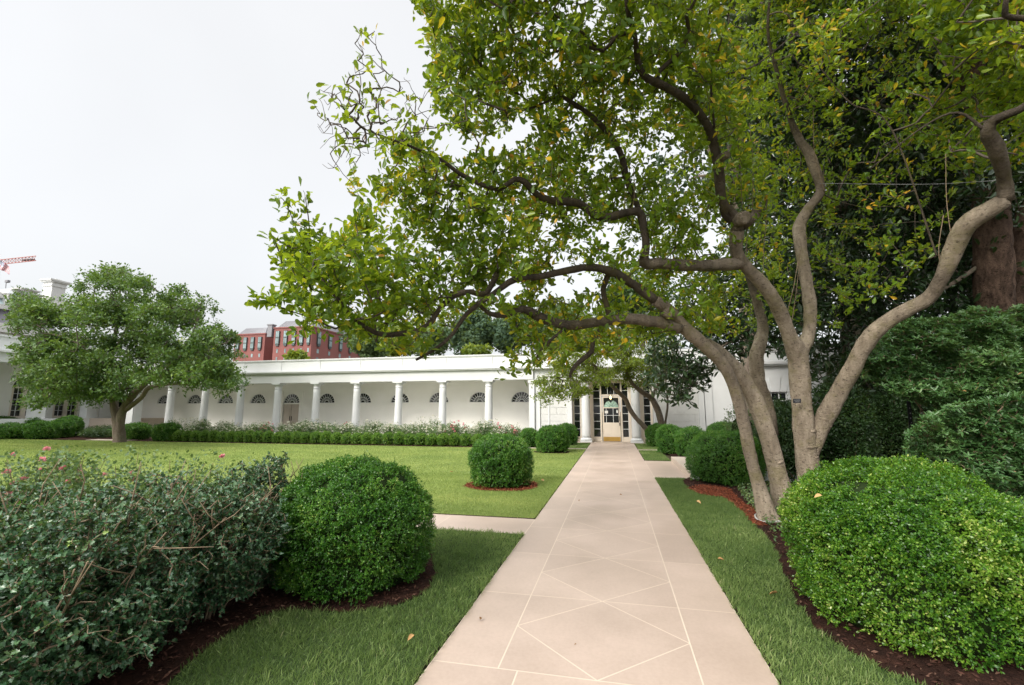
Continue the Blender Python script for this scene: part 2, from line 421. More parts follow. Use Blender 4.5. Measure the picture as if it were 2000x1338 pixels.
def edges_mesh(name, A, B, ra, rb, mat, parent=None, bend=0.08, rng=None, sides=4):
    """many thin tapered twigs at once: A -> B with a slight bend"""
    n = len(A); t = B - A; Ln = np.linalg.norm(t, axis=1, keepdims=True)
    d = nrm(t); u = nrm(np.cross(d, np.array([0.31, 0.2, 0.93]))); v = np.cross(d, u)
    mid = (A + B) / 2 + (rng.normal(size=(n, 3)) * bend * Ln if rng is not None else 0)
    V = np.empty((n, 3 * sides, 3))
    for ri, (c, r) in enumerate(((A, ra), (mid, (ra + rb) / 2), (B, rb))):
        for j in range(sides):
            ph = 2 * pi * j / sides
            V[:, ri * sides + j] = c + u * (np.cos(ph) * r)[:, None] + v * (np.sin(ph) * r)[:, None]
    q = []
    for ri in range(2):
        for j in range(sides):
            a = ri * sides + j; b = ri * sides + (j + 1) % sides
            q.append((a, b, b + sides, a + sides))
    q = np.array(q); k = 3 * sides
    loops = (q.ravel()[None, :] + (np.arange(n) * k)[:, None]).ravel()
    me = bpy.data.meshes.new(name)
    me.vertices.add(n * k); me.vertices.foreach_set('co', V.astype(np.float32).ravel())
    me.loops.add(len(loops)); me.loops.foreach_set('vertex_index', loops.astype(np.int32))
    nf = len(loops) // 4
    me.polygons.add(nf); me.polygons.foreach_set('loop_start', (np.arange(nf) * 4).astype(np.int32))
    me.polygons.foreach_set('loop_total', np.full(nf, 4, np.int32))
    me.polygons.foreach_set('use_smooth', np.ones(nf, bool))
    me.update(calc_edges=True)
    return link_mesh(name, me, mat, parent)
def in_poly(x, y, poly):
    x = np.asarray(x); y = np.asarray(y); inside = np.zeros(x.shape, bool)
    n = len(poly)
    for i in range(n):
        x1, y1 = poly[i]; x2, y2 = poly[(i + 1) % n]
        c = ((y1 > y) != (y2 > y)) & (x < (x2 - x1) * (y - y1) / (y2 - y1 + 1e-12) + x1)
        inside ^= c
    return inside
def vnoise(P, scale, seed=0):
    """cheap smooth 3-D value noise in 0..1"""
    P = np.asarray(P, float) * scale + 100.0
    i = np.floor(P).astype(int); f = P - i; f = f * f * (3 - 2 * f)
    out = np.zeros(len(P))
    for dx in (0, 1):
        for dy in (0, 1):
            for dz in (0, 1):
                h = ((i[:, 0] + dx) * 73856093 ^ (i[:, 1] + dy) * 19349663 ^ (i[:, 2] + dz) * 83492791 ^ (seed * 2654435761)) & 0x7fffffff
                h = (h * 1103515245 + 12345) & 0x7fffffff
                w = (f[:, 0] if dx else 1 - f[:, 0]) * (f[:, 1] if dy else 1 - f[:, 1]) * (f[:, 2] if dz else 1 - f[:, 2])
                out += w * ((h >> 8) % 4096) / 4096.0
    return out
rng = np.random.default_rng(7)
# ================================================================== GROUND
g = MB(); g.poly([(-900, -200, -0.04), (900, -200, -0.04), (900, 1200, -0.04), (-900, 1200, -0.04)])
tag(g.build('ground', G_SOIL), kind='structure')

# the limestone path: pale joint bed with one polygon per slab laid 4 mm above it
PX0, PX1 = -1.205, 0.90
IX0, IX1 = -0.765, 0.46
IXC = (IX0 + IX1) / 2
TIP, PITCH = 3.035, 1.178
PEND = 25.0
def inset(poly, d):
    out = []; P = [Vector((p[0], p[1])) for p in poly]; n = len(P)
    for i in range(n):
        e1 = (P[i] - P[i - 1]).normalized(); e2 = (P[(i + 1) % n] - P[i]).normalized()
        n1 = Vector((-e1.y, e1.x)); n2 = Vector((-e2.y, e2.x))
        out.append(P[i] + (n1 + n2) / (1 + n1.dot(n2)) * d)
    return out
def slabs(mb, polys, z=0.004, d=0.0046):
    for p in polys:
        q = inset(p, d)
        mb.poly([(v.x, v.y, z) for v in q], mat=1, tint=float(rng.uniform(.3, .72)))
pm = MB()
pm.poly([(PX0, -4, .0032), (PX1, -4, .0032), (PX1, PEND, .0032), (PX0, PEND, .0032)])
polys = []
# the crossing in front of the first diamond
for (a, b) in ((-4, -1.6), (-1.6, 0.7), (0.7, TIP)):
    polys.append([(PX0, a), (-0.64, a), (-0.64, b), (PX0, b)])
    polys.append([(-0.64, a), (0.26, a), (0.26, b), (-0.64, b)])
    polys.append([(0.26, a), (PX1, a), (PX1, b), (0.26, b)])
y = TIP
while y < PEND - 0.2:
    y1 = min(y + PITCH, PEND); ym = (y + y1) / 2
    polys += [[(PX0, y), (IX0, y), (IX0, y1), (PX0, y1)], [(IX1, y), (PX1, y), (PX1, y1), (IX1, y1)]]
    polys += [[(IXC, y), (IX1, ym), (IXC, y1), (IX0, ym)],
              [(IX0, y), (IXC, y), (IX0, ym)], [(IXC, y), (IX1, y), (IX1, ym)],
              [(IX0, ym), (IXC, y1), (IX0, y1)], [(IX1, ym), (IX1, y1), (IXC, y1)]]
    y = y1
slabs(pm, polys)
tag(pm.build('path', [M_JOINT, M_SLAB]), kind='structure')
# side path to the left, side path to the steps on the right, thin cross strips by the door
SL0, SL1 = 6.14, 7.02
sm = MB(); sm.poly([(-22, SL0, .0032), (PX0, SL0, .0032), (PX0, SL1, .0032), (-22, SL1, .0032)])
slabs(sm, [[(x - 1.3, SL0), (x, SL0), (x, SL1), (x - 1.3, SL1)] for x in np.arange(PX0, -21, -1.3)])
tag(sm.build('side_path', [M_JOINT, M_SLAB]), kind='structure')
SR0, SR1, SRX = 11.75, 15.8, 1.72
sm = MB(); sm.poly([(PX1, SR0, .0032), (SRX, SR0, .0032), (SRX, SR1, .0032), (PX1, SR1, .0032)])
slabs(sm, [[(PX1, a), (SRX, a), (SRX, a + 1.35), (PX1, a + 1.35)] for a in (SR0, SR0 + 1.35, SR0 + 2.7)])
tag(sm.build('side_path', [M_JOINT, M_SLAB]), kind='structure')
sm = MB(); sm.box(-4.3, PX0 - 0.005, 19.78, 19.98, -0.03, 0.03)
tag(sm.build('kerb_strip', M_STEP), kind='structure')
sm = MB(); sm.box(PX1 + 0.005, 3.0, 19.78, 19.98, -0.03, 0.03)
tag(sm.build('kerb_strip', M_STEP), kind='structure')

sm = MB(); sm.box(-28.6, -25.8, 19.95, 20.6, -0.03, 0.03)
tag(sm.build('kerb_strip', M_STEP), kind='structure')

# lawns: sheets with a cut turf edge standing a little above the path
def lawn(name, poly, z, mat):
    m = MB(); n = len(poly)
    m.poly([(x, y, z) for x, y in poly])
    for i in range(n):
        a, b = poly[i], poly[(i + 1) % n]
        m.poly([(a[0], a[1], -0.04), (b[0], b[1], -0.04), (b[0], b[1], z), (a[0], a[1], z)], mat=1)
    return tag(m.build(name, [mat, G_SOIL]), kind='structure')
LZ = 0.012
E1, E2 = PX0 - 0.02, PX1 + 0.02
lawn('lawn', [(-35.5, SL1 + .02), (E1, SL1 + .02), (E1, 19.76), (-35.5, 19.76)], LZ, G_LAWN)
lawn('lawn', [(-20, -4), (E1, -4), (E1, SL0 - .02), (-20, SL0 - .02)], LZ, G_TURF)
lawn('lawn', [(E2, -4), (12, -4), (12, SR0 - .02), (E2, SR0 - .02)], LZ, G_TURF)
lawn('lawn', [(E2, SR1 + .02), (SRX, SR1 + .02), (SRX, 19.76), (E2, 19.76)], LZ, G_TURF)
lawn('lawn', [(E2, 20.04), (1.9, 20.04), (1.9, 23.9), (E2, 23.9)], LZ, G_TURF)
lawn('lawn', [(-2.6, 20.04), (E1, 20.04), (E1, 23.7), (-2.6, 23.7)], LZ, G_TURF)

# planting beds (mulch sheets with a wavering edge)
def bed(name, pts, z, mat, step=0.12, amp=0.03):
    P = catmull([(x, y, 0) for x, y in pts] + [(pts[0][0], pts[0][1], 0)], step)[:-1]
    P[:, :2] += rng.normal(size=(len(P), 2)) * amp * 0.4
    m = MB(); m.poly([(p[0], p[1], z) for p in P])
    o = tag(m.build(name, mat), kind='structure')
    return P[:, :2]
_l = [gnd(x, y)[:2] for x, y in ((850, 1115), (842, 1150), (790, 1180), (700, 1200), (610, 1198), (540, 1200), (480, 1222), (420, 1262), (360, 1305), (320, 1345))]
_l = [tuple(p) for p in _l]
BED_L = bed('mulch_bed', _l + [(-2.55, 2.2), (-3.4, 1.4), (-8, 1.4), (-11, 3.2), (-11, 5.6), (-6, 5.6), (-3.5, 5.5), (-2.3, 5.35)], 0.022, G_MULCH)
_r = [gnd(x, y)[:2] for x, y in ((1800, 1345), (1700, 1300), (1635, 1262), (1580, 1215), (1535, 1130), (1505, 1060), (1468, 1022), (1432, 985), (1400, 962), (1352, 957), (1335, 940))]
BED_R = bed('mulch_bed', [tuple(p) for p in _r] + [(2.0, 12.2), (3.2, 11.72), (9, 11.72), (11, 9), (11, 3), (5, 1.6), (2.9, 2.4)], 0.022, G_MULCH)
RED = [gnd(x, y)[:2] for x, y in ((1342, 957), (1372, 950), (1420, 956), (1440, 972), (1462, 990), (1492, 1010), (1496, 1030), (1470, 1024), (1440, 995), (1415, 976), (1370, 968))]
BED_RED = bed('mulch_bed', [tuple(p) for p in RED], 0.030, G_REDMULCH, 0.1, 0.04)
def ring_bed(cx, cy, r, mat):
    a = np.linspace(0, 2 * pi, 30, endpoint=False)
    rr = r * (1 + 0.06 * np.sin(3 * a + cx) + 0.03 * rng.normal(size=30))
    m = MB(); m.poly([(cx + q * cos(t), cy + q * sin(t), 0.020) for q, t in zip(rr, a)])
    tag(m.build('mulch_bed', mat), kind='structure')
    return (cx, cy, r)
RINGS = [ring_bed(-2.43, 9.95, 0.80, G_REDMULCH), ring_bed(-2.42, 18.3, 0.72, G_MULCH)]
m = MB(); m.poly([(-35.5, 19.8, 0.018), (-2.62, 19.8, 0.018), (-2.62, 23.93, 0.02), (-35.5, 23.93, 0.02)])
tag(m.build('mulch_bed', G_MULCH), kind='structure')
m = MB(); m.poly([(1.92, 16, 0.02), (12, 16, 0.02), (12, 24.2, 0.02), (1.92, 24.2, 0.02)])
tag(m.build('mulch_bed', G_MULCH), kind='structure')

# the low steps where the right side path meets the raised terrace
st = thing('stone_steps', 'low pale limestone steps rising from the short side path beside the globe bush', 'steps', (SRX, SR0, 0))
m = MB(); m.box(SRX, SRX + 0.75, SR0 + .15, SR1 - .1, -0.02, 0.16); m.build('tread', M_STEP, st, 0.008)
m = MB(); m.box(SRX + 0.75, SRX + 2.6, SR0 + .15, SR1 - .1, -0.02, 0.32); m.build('tread', M_STEP, st, 0.008)
m = MB(); m.box(SRX + 0.02, SRX + 2.6, SR0 - .03, SR0 + .145, -0.02, 0.22); m.build('cheek_wall', M_WHITE, st, 0.008)
m = MB(); m.box(SRX + 0.55, SRX + 2.6, SR1 - .09, SR1 + .08, -0.02, 0.40); m.build('cheek_wall', M_WHITE, st, 0.008)

# ================================================================== WHITE COLONNADE
YF, YB, PIT, XC0 = 24.3, 27.4, 2.68, -6.71
ZE = 3.29           # underside of the entablature
def half_disc(cx, r, z0, n=20, a0=0.0, a1=pi): return [(cx + r * cos(a), z0 + r * sin(a)) for a in np.linspace(a0, a1, n)]
def arch_wall(mb, x0, x1, z0, z1, cx, zs, r, y, depth=0.14, open_below=None, mat=0):
    """front of one bay with a half-round opening (or a door opening below it) and the reveal of that opening"""
    zb = open_below if open_below is not None else zs
    if zb > z0: mb.poly([(x0, y, z0), (x1, y, z0), (x1, y, zb), (x0, y, zb)], mat)
    arc = half_disc(cx, r, zs)
    mb.poly([(cx + r, y, zb), (x1, y, zb), (x1, y, z1), (cx + r, y, z1)], mat)
    mb.poly([(x0, y, zb), (cx - r, y, zb), (cx - r, y, z1), (x0, y, z1)], mat)
    for (xa, za), (xb, zb2) in zip(arc[:-1], arc[1:]):
        mb.poly([(xb, y, zb2), (xa, y, za), (xa, y, z1), (xb, y, z1)], mat)
        mb.poly([(xa, y, za), (xb, y, zb2), (xb, y + depth, zb2), (xa, y + depth, za)], mat)
    mb.poly([(cx - r, y, zb), (cx + r, y, zb), (cx + r, y + depth, zb), (cx - r, y + depth, zb)], mat)
    if zb < zs:
        for xx in (cx - r, cx + r): mb.poly([(xx, y, zb), (xx, y, zs), (xx, y + depth, zs), (xx, y + depth, zb)], mat)
def fan_window(parent, cx, zs, r, y):
    p = MB(); p.poly([(x, y + 0.10, z) for x, z in half_disc(cx, r, zs)])
    w = p.build('fan_window', M_GLASS, parent)
    f = MB()
    for k in range(1, 10):
        a = pi * k / 10
        f.bar((cx + .16 * cos(a), y + .085, zs + .16 * sin(a)), (cx + (r - .01) * cos(a), y + .085, zs + (r - .01) * sin(a)), 0.014, 0.03)
    for rr, wd in ((r - .012, .03), (r * .58, .015), (.17, .016)):
        arc = half_disc(cx, rr, zs, 22)
        for a, b in zip(arc[:-1], arc[1:]): f.bar((a[0], y + .08, a[1]), (b[0], y + .08, b[1]), wd, .03)
    f.box(cx - r, cx + r, y + .05, y + .095, zs - .005, zs + .03)
    f.build('muntins', M_WHITE, w)
    s = MB(); s.box(cx - r - .09, cx + r + .09, y - .03, y - .002, zs - .07, zs - .01)
    arc0, arc1 = half_disc(cx, r + .005, zs, 22), half_disc(cx, r + .09, zs, 22)
    for i in range(21):
        s.poly([(arc0[i][0], y - .025, arc0[i][1]), (arc1[i][0], y - .025, arc1[i][1]), (arc1[i + 1][0], y - .025, arc1[i + 1][1]), (arc0[i + 1][0], y - .025, arc0[i + 1][1])])
        s.poly([(arc1[i][0], y - .025, arc1[i][1]), (arc1[i][0], y - .001, arc1[i][1]), (arc1[i + 1][0], y - .001, arc1[i + 1][1]), (arc1[i + 1][0], y - .025, arc1[i + 1][1])])
    s.build('surround', M_PORCH, w)
def column(parent, cx, cy, z0, z1, r=0.225, name='column'):
    H = z1 - z0
    prof = [(z0 + .22, r * 1.0)] + [(z0 + .22 + (H - .5) * t, r * (1 - .14 * t ** 1.6)) for t in np.linspace(0.05, 1, 9)]
    c = MB().lathe(cx, cy, prof, 28).build(name, M_WHITE, parent)
    b = MB(); b.box(cx - r * 1.3, cx + r * 1.3, cy - r * 1.3, cy + r * 1.3, z0, z0 + .09)
    b.lathe(cx, cy, [(z0 + .09, r * 1.22)] + [(z0 + .09 + .09 * (1 - cos(a)) / 2, r * (1.12 + .16 * sin(a))) for a in np.linspace(0.1, pi, 7)] + [(z0 + .225, r * 1.03)], 28)
    b.build('column_base', M_WHITE, c)
    t = r * .86; zt = z1 - .28
    k = MB(); k.lathe(cx, cy, [(zt - .09, t * 1.0), (zt - .085, t * 1.12), (zt - .055, t * 1.12), (zt - .05, t * 1.0), (zt + .06, t * 1.0), (zt + .10, t * 1.08), (zt + .16, t * 1.34), (zt + .185, t * 1.38)], 28)
    k.box(cx - t * 1.5, cx + t * 1.5, cy - t * 1.5, cy + t * 1.5, zt + .185, z1 - .002)
    k.build('capital', M_WHITE, c)
    return c
cb = thing('white_colonnade', 'long white flat-roofed colonnade of round columns behind the rose bed', 'colonnade', (-17, YF, 0))
XL, XR = -35.6, -4.45
XP = -31.35
MB().box(XL, XR, YF - .35, YB - .001, 0.0, 0.12).build('floor', M_PORCH, cb)
for k in range(9): column(cb, XC0 - PIT * k, YF, 0.12, ZE)
for cx in (XR + .16,):
    m = MB(); m.box(cx - .15, cx + .15, YF - .17, YF + .17, .12, ZE - .2); m.box(cx - .2, cx + .2, YF - .2, YF + .2, ZE - .2, ZE - .003)
    m.build('pier', M_WHITE, cb, .006)
m = MB(); m.box(XP, -30.75, YF - .3, YF + .3, .12, ZE); m.build('pier', M_WHITE, cb, .006)
m = MB(); m.box(XP - .55, XP - .003, YF - .10, YF + .3, .12, ZE); m.build('pier', M_WHITE, cb, .006)
m = MB(); m.box(XL, -4.2, YF - .23, YF + .23, ZE, 3.80)
m.box(XL, -4.2, YF - .27, YF + .23, 3.80, 3.84); m.box(XL, -4.2, YF - .40, YF + .23, 3.84, 3.90); m.box(XL, -4.2, YF - .45, YF + .23, 3.90, 3.97); m.box(XL, -4.2, YF - .35, YF + .23, 3.97, 4.03)
m.build('entablature', M_WHITE, cb)
m = MB(); m.box(XL, -4.2, YF - .15, YF + .15, 4.03, 4.60)
for k in range(10):
    c = XC0 - PIT * k
    m.box(c - .24, c + .24, YF - .18, YF - .151, 4.03, 4.56)
m.box(XL, -4.2, YF - .20, YF + .20, 4.60, 4.645); m.box(XL, -4.2, YF - .23, YF + .23, 4.645, 4.70)
m.build('parapet', M_WHITE, cb)
MB().box(XL, XR, YF + .232, YB + .4, 3.52, 3.62).build('ceiling', M_PORCH, cb)
MB().box(XL, -4.2, YF + .232, YB + .4, 3.95, 4.02).build('roof', M_ROOF, cb)
w = MB()
WX0 = -5.5
for k in range(11):
    c = WX0 - PIT * k; door = (k == 6)
    arch_wall(w, c - PIT / 2, c + PIT / 2, 0.12, 3.52, c, 2.14, 0.64, YB, open_below=0.12 if door else None)
w.box(XL, XR, YB + .3, YB + .35, .12, 3.95)
w.build('back_wall', M_PORCH, cb)
for k in range(11):
    c = WX0 - PIT * k
    fan_window(cb, c, 2.14, 0.64, YB)
    if k == 6:
        m = MB()
        for s in (-1, 1):
            x0, x1 = sorted((c + s * .012, c + s * .62)); m.box(x0, x1, YB + .06, YB + .10, .13, 2.06)
            for z0, z1 in ((.3, .95), (1.1, 1.95)): m.box(x0 + .1, x1 - .1, YB + .045, YB + .062, z0, z1)
        m.box(c - .64, c + .64, YB + .02, YB + .12, 2.06, 2.135)
        d = m.build('door', M_GREYDOOR, cb, .006)
        m = MB()
        for s in (-1, 1): m.box(c + s * .07 - .012, c + s * .07 + .012, YB + .01, YB + .04, .95, 1.25)
        m.build('handle', M_DARKMETAL, d)
        m = MB()
        for s in (-1, 1): m.box(c + s * .78 - .12, c + s * .78 + .12, YB - .05, YB - .003, .12, 2.95)
        m.build('door_pilaster', M_PORCH, cb)

# ================================================================== ENTRANCE PAVILION at the end of the path
pv = thing('entrance_pavilion', 'white stone entrance with glazed cream door and two columns at the end of the path', 'building entrance', (-.2, YF, 0))
def ashlar(mb, x0, x1, y, z0, z1, rows, seed, joint=.012):
    rg = np.random.default_rng(seed); h = (z1 - z0) / rows
    mb.box(x0, x1, y + .02, y + .3, z0, z1)
    for i in range(rows):
        x = x0 + .002; off = 0.45 if i % 2 else 0.0
        first = True
        while x < x1 - .02:
            wdt = rg.uniform(.8, 1.25) - (off if first else 0); first = False
            xe = min(x + wdt, x1 - .002)
            if x1 - xe < .2: xe = x1 - .002
            mb.box(x + joint / 2, xe - joint / 2, y - rg.uniform(0, .008), y + .022, z0 + i * h + joint / 2, z0 + (i + 1) * h - joint / 2)
            x = xe
m = MB(); ashlar(m, -3.86, -2.42, YF + .02, 0, 3.22, 9, 1); m.build('ashlar_wall', M_ASHLAR, pv, .006)
m = MB(); ashlar(m, 2.12, 4.1, YF + .02, 0, 3.22, 9, 2); m.build('ashlar_wall', M_ASHLAR, pv, .006)
for q in ((-4.12, -3.86, YF - .05, YF + .3), (-3.42, -3.36, YF - .02, YF + .01), (-2.42, -2.18, YF - .05, YF + .68), (1.93, 2.12, YF - .05, YF + .68), (4.1, 4.36, YF - .05, YF + .3)):
    m = MB(); m.box(*q, 0, 3.22); m.build('pilaster', M_WHITE, pv, .006)
m = MB(); m.box(-4.198, 4.4, YF - .08, YF + .3, 3.223, 3.797); m.box(-4.198, 4.4, YF - .43, YF + .3, 3.842, 3.972); m.box(-4.198, 4.4, YF - .25, YF + .3, 3.797, 3.842); m.box(-4.198, 4.4, YF - .33, YF + .3, 3.972, 4.032)
m.box(-2.18, 1.93, YF + .3, YF + .9, 3.25, 3.4)
m.build('entablature', M_WHITE, pv)
m = MB(); m.box(-4.198, 4.4, YF - .13, YF + .17, 4.032, 4.60); m.box(-4.198, 4.4, YF - .2, YF + .22, 4.60, 4.70)
for c in (-4.03, -2.3, 2.0, 4.2): m.box(c - .2, c + .2, YF - .16, YF - .131, 4.032, 4.56)
m.build('parapet', M_WHITE, pv)
MB().box(-4.198, 4.4, YF + .3, YF + 3.4, 3.95, 4.02).build('roof', M_ROOF, pv)
MB().box(-2.18, 1.93, YF - .35, YF + .75, -.02, .02).build('threshold', M_STEP, pv)
for cx in (-1.46, 1.06): column(pv, cx, YF + .02, 0.02, 3.22, .235)
YG = YF + .70                         # plane of the glazed screen
DX0, DX1 = -.62, .29
m = MB()                              # cream posts, mullions and rails of the screen
for a, b in ((-2.18, -2.12), (-1.80, -1.10), (-.73, -.655), (.325, .40), (.72, 1.50), (1.84, 1.93)): m.box(a, b, YG - .10, YG + .06, .02, 3.25)
for a, b in ((-2.12, -1.80), (-1.10, -.73), (.40, .72), (1.50, 1.84)):
    m.box(a, b, YG - .06, YG + .05, .02, .26); m.box(a, b, YG - .05, YG + .05, 3.08, 3.25)
m.box(-.655, .325, YG - .07, YG + .05, 2.40, 2.48); m.box(-.655, .325, YG - .05, YG + .05, 3.08, 3.25)
m.build('door_surround', M_CREAM, pv, .005)
for a, b in ((-2.12, -1.80), (-1.10, -.73), (.40, .72), (1.50, 1.84)):
    p = MB(); p.box(a, b, YG + .01, YG + .02, .26, 3.08); sl = p.build('sidelight', M_GLASS, pv)
    f = MB()
    for z in np.arange(.26 + .403, 3.0, .403): f.box(a, b, YG - .02, YG + .008, z - .014, z + .014)
    for q in (a, b - .018): f.box(q, q + .018, YG - .022, YG + .006, .26, 3.08)
    f.build('muntins', M_WHITE, sl)
p = MB(); p.box(-.655, .325, YG + .01, YG + .02, 2.48, 3.08); tr = p.build('transom_light', M_GLASS, pv)
f = MB()
for x in (-.33, 0.0): f.box(x - .014, x + .014, YG - .02, YG + .008, 2.48, 3.08)
f.build('muntins', M_WHITE, tr)
m = MB()                              # the door: stiles and rails round the lights
m.box(DX0, DX0 + .07, YG - .03, YG + .03, .03, 2.38); m.box(DX1 - .07, DX1, YG - .03, YG + .03, .03, 2.38)
m.box(DX0 + .07, DX1 - .07, YG - .03, YG + .03, .03, 1.00); m.box(DX0 + .07, DX1 - .07, YG - .03, YG + .03, 1.75, 1.80); m.box(DX0 + .07, DX1 - .07, YG - .03, YG + .03, 2.30, 2.38)
for a, b in ((DX0 + .10, -.19), (-.14, DX1 - .10)):
    m.box(a, b, YG - .038, YG - .031, .34, .93); m.box(a + .04, b - .04, YG - .046, YG - .039, .40, .87)
dr = m.build('door', M_CREAM, pv, .004)
p = MB(); p.box(DX0 + .07, DX1 - .07, YG + .005, YG + .012, 1.0, 1.75); p.build('door_glass', M_GLASS, dr)
f = MB()
for x in (-.425, -.165 + .26 / 2 - .03): f.box(x - .012, x + .012, YG - .02, YG + .004, 1.0, 1.75)
f.box(DX0 + .07, DX1 - .07, YG - .022, YG + .003, 1.365, 1.389); f.build('muntins', M_WHITE, dr)
fz, fc = 1.80, (DX0 + DX1) / 2
p = MB(); p.poly([(x, YG + .004, z) for x, z in half_disc(fc, .385, fz)] ); fg = p.build('fanlight', M_FANGLASS, dr)
p = MB(); p.box(DX0 + .07, DX1 - .07, YG + .008, YG + .015, 1.8, 2.3); p.build('door_glass', M_GLASS, dr)
f = MB()
for k in range(1, 6):
    a = pi * k / 6; f.bar((fc + .1 * cos(a), YG - .008, fz + .1 * sin(a)), (fc + .38 * cos(a), YG - .008, fz + .38 * sin(a)), .012, .012)
for rr in (.1, .38):
    arc = half_disc(fc, rr, fz, 16)
    for a, b in zip(arc[:-1], arc[1:]): f.bar((a[0], YG - .006, a[1]), (b[0], YG - .006, b[1]), .014, .012)
f.build('fan_bars', M_DARKMETAL, dr)
MB().box(DX0 + .02, DX1 - .02, YG - .050, YG - .031, .04, .26).build('kick_plate', M_BRASS, dr, .002)
m = MB(); m.lathe(DX1 - .035, YG - .05, [(.90, .001), (.91, .022), (.945, .022), (.955, .001)], 12); m.box(DX1 - .055, DX1 - .015, YG - .042, YG - .031, .84, 1.0)
m.box(DX1 - .05, DX1 - .02, YG - .045, YG - .031, 1.06, 1.34); m.build('handle', M_DARKMETAL, dr)
m = MB(); m.box(-.50, -.33, YG - .030, YG - .026, 1.48, 1.62); m.build('paper_notice', M_PAPER, dr)
m = MB(); m.poly([(.14 + .045 * cos(a), YG - .028, 1.58 + .09 * sin(a)) for a in np.linspace(0, 2 * pi, 18, endpoint=False)]); m.build('paper_notice', M_PAPER, dr)
# lantern hanging under the entrance ceiling, lit
M_LAMP, _nt, _p = new_mat('lamp_glow')
_p.inputs['Emission Color'].default_value = (1.0, 0.62, 0.25, 1); _p.inputs['Emission Strength'].default_value = 3.0
_p.inputs['Base Color'].default_value = (0.9, 0.7, 0.4, 1)
LXc, LYc, LZc = -.17, YF + .02, 2.30
ln = thing('hanging_lantern', 'small dark lit lantern hanging in front of the glazed door', 'lantern', (LXc, LYc, LZc))
m = MB(); m.tube([(LXc, LYc, LZc + .33), (LXc, LYc, 3.22)], .012, 6); m.build('chain', M_DARKMETAL, ln)
m = MB()
for a in range(6):
    t = a * pi / 3; m.bar((LXc + .10 * cos(t), LYc + .10 * sin(t), LZc - .18), (LXc + .13 * cos(t), LYc + .13 * sin(t), LZc + .16), .014)
m.lathe(LXc, LYc, [(LZc + .16, .15), (LZc + .19, .15), (LZc + .27, .06), (LZc + .34, .02)], 6, smooth=False)
m.lathe(LXc, LYc, [(LZc - .28, .01), (LZc - .22, .05), (LZc - .18, .115), (LZc - .165, .115)], 6, smooth=False); m.build('frame', M_DARKMETAL, ln)
MB().lathe(LXc, LYc, [(LZc - .10, .005), (LZc - .06, .05), (LZc + .03, .05), (LZc + .09, .01)], 10).build('bulb', M_LAMP, ln)

# ================================================================== WHITE BLOCK to the right, behind the trunks
hb = thing('white_house_block', 'white painted house wall with keystone window seen between the magnolia trunks', 'building', (9, YF, 0))
WX, WW = 7.62, .52
m = MB()
def wall_hole(mb, x0, x1, z0, z1, hx0, hx1, hz0, hz1, y, d):
    mb.box(x0, hx0, y, y + d, z0, z1); mb.box(hx1, x1, y, y + d, z0, z1)
    mb.box(hx0, hx1, y, y + d, z0, hz0); mb.box(hx0, hx1, y, y + d, hz1, z1)
wall_hole(m, 4.40, 16, 0, 4.1, WX - WW, WX + WW, .9, 2.50, YF + .02, .3); m.build('wall', M_WHITE, hb)
m = MB()
yk = YF - .03
m.grid([[(WX - .17 + s * 0, yk, 2.52), (WX + .17, yk, 2.52), (WX + .27, yk, 3.22), (WX - .27, yk, 3.22)], [(WX - .17, YF + .018, 2.52), (WX + .17, YF + .018, 2.52), (WX + .27, YF + .018, 3.22), (WX - .27, YF + .018, 3.22)]], smooth=False)
for s in (-1, 1):
    for a, b, zt in ((.19, .46, 3.05), (.48, .74, 3.05)):
        q = [(WX + s * a, 2.52), (WX + s * b, 2.52), (WX + s * (b * 1.32 + .06), zt), (WX + s * (a * 1.32 + .06), zt)]
        m.grid([[(x, yk + .02, z) for x, z in q], [(x, YF + .018, z) for x, z in q]], smooth=False)
m.build('keystone_lintel', M_WHITE, hb, .006)
p = MB(); p.box(WX - WW, WX + WW, YF + .16, YF + .17, .9, 2.5); wn = p.build('window', M_GLASS, hb)
f = MB()
for x in (WX - WW + .03, WX - .17, WX + .17, WX + WW - .03): f.box(x - .02, x + .02, YF + .12, YF + .158, .9, 2.5)
for z in (.93, 1.3, 1.7, 2.1, 2.47): f.box(WX - WW, WX + WW, YF + .125, YF + .157, z - .02, z + .02)
f.build('frame', M_WHITE, wn)
MB().box(WX - WW - .08, WX + WW + .08, YF - .06, YF + .018, .82, .895).build('sill', M_WHITE, wn)
m = MB(); m.box(4.402, 16, YF - .30, YF + .018, 3.85, 3.98); m.box(4.402, 16, YF - .22, YF + .018, 3.78, 3.85); m.box(4.402, 16, YF + .0, YF + .32, 4.1, 4.7); m.box(4.402, 16, YF - .12, YF + .318, 4.7, 4.78)
m.build('cornice', M_WHITE, hb)
m = MB(); m.box(4.402, 4.75, YF - .04, YF + .018, 0, 3.775); m.build('pilaster', M_WHITE, hb)

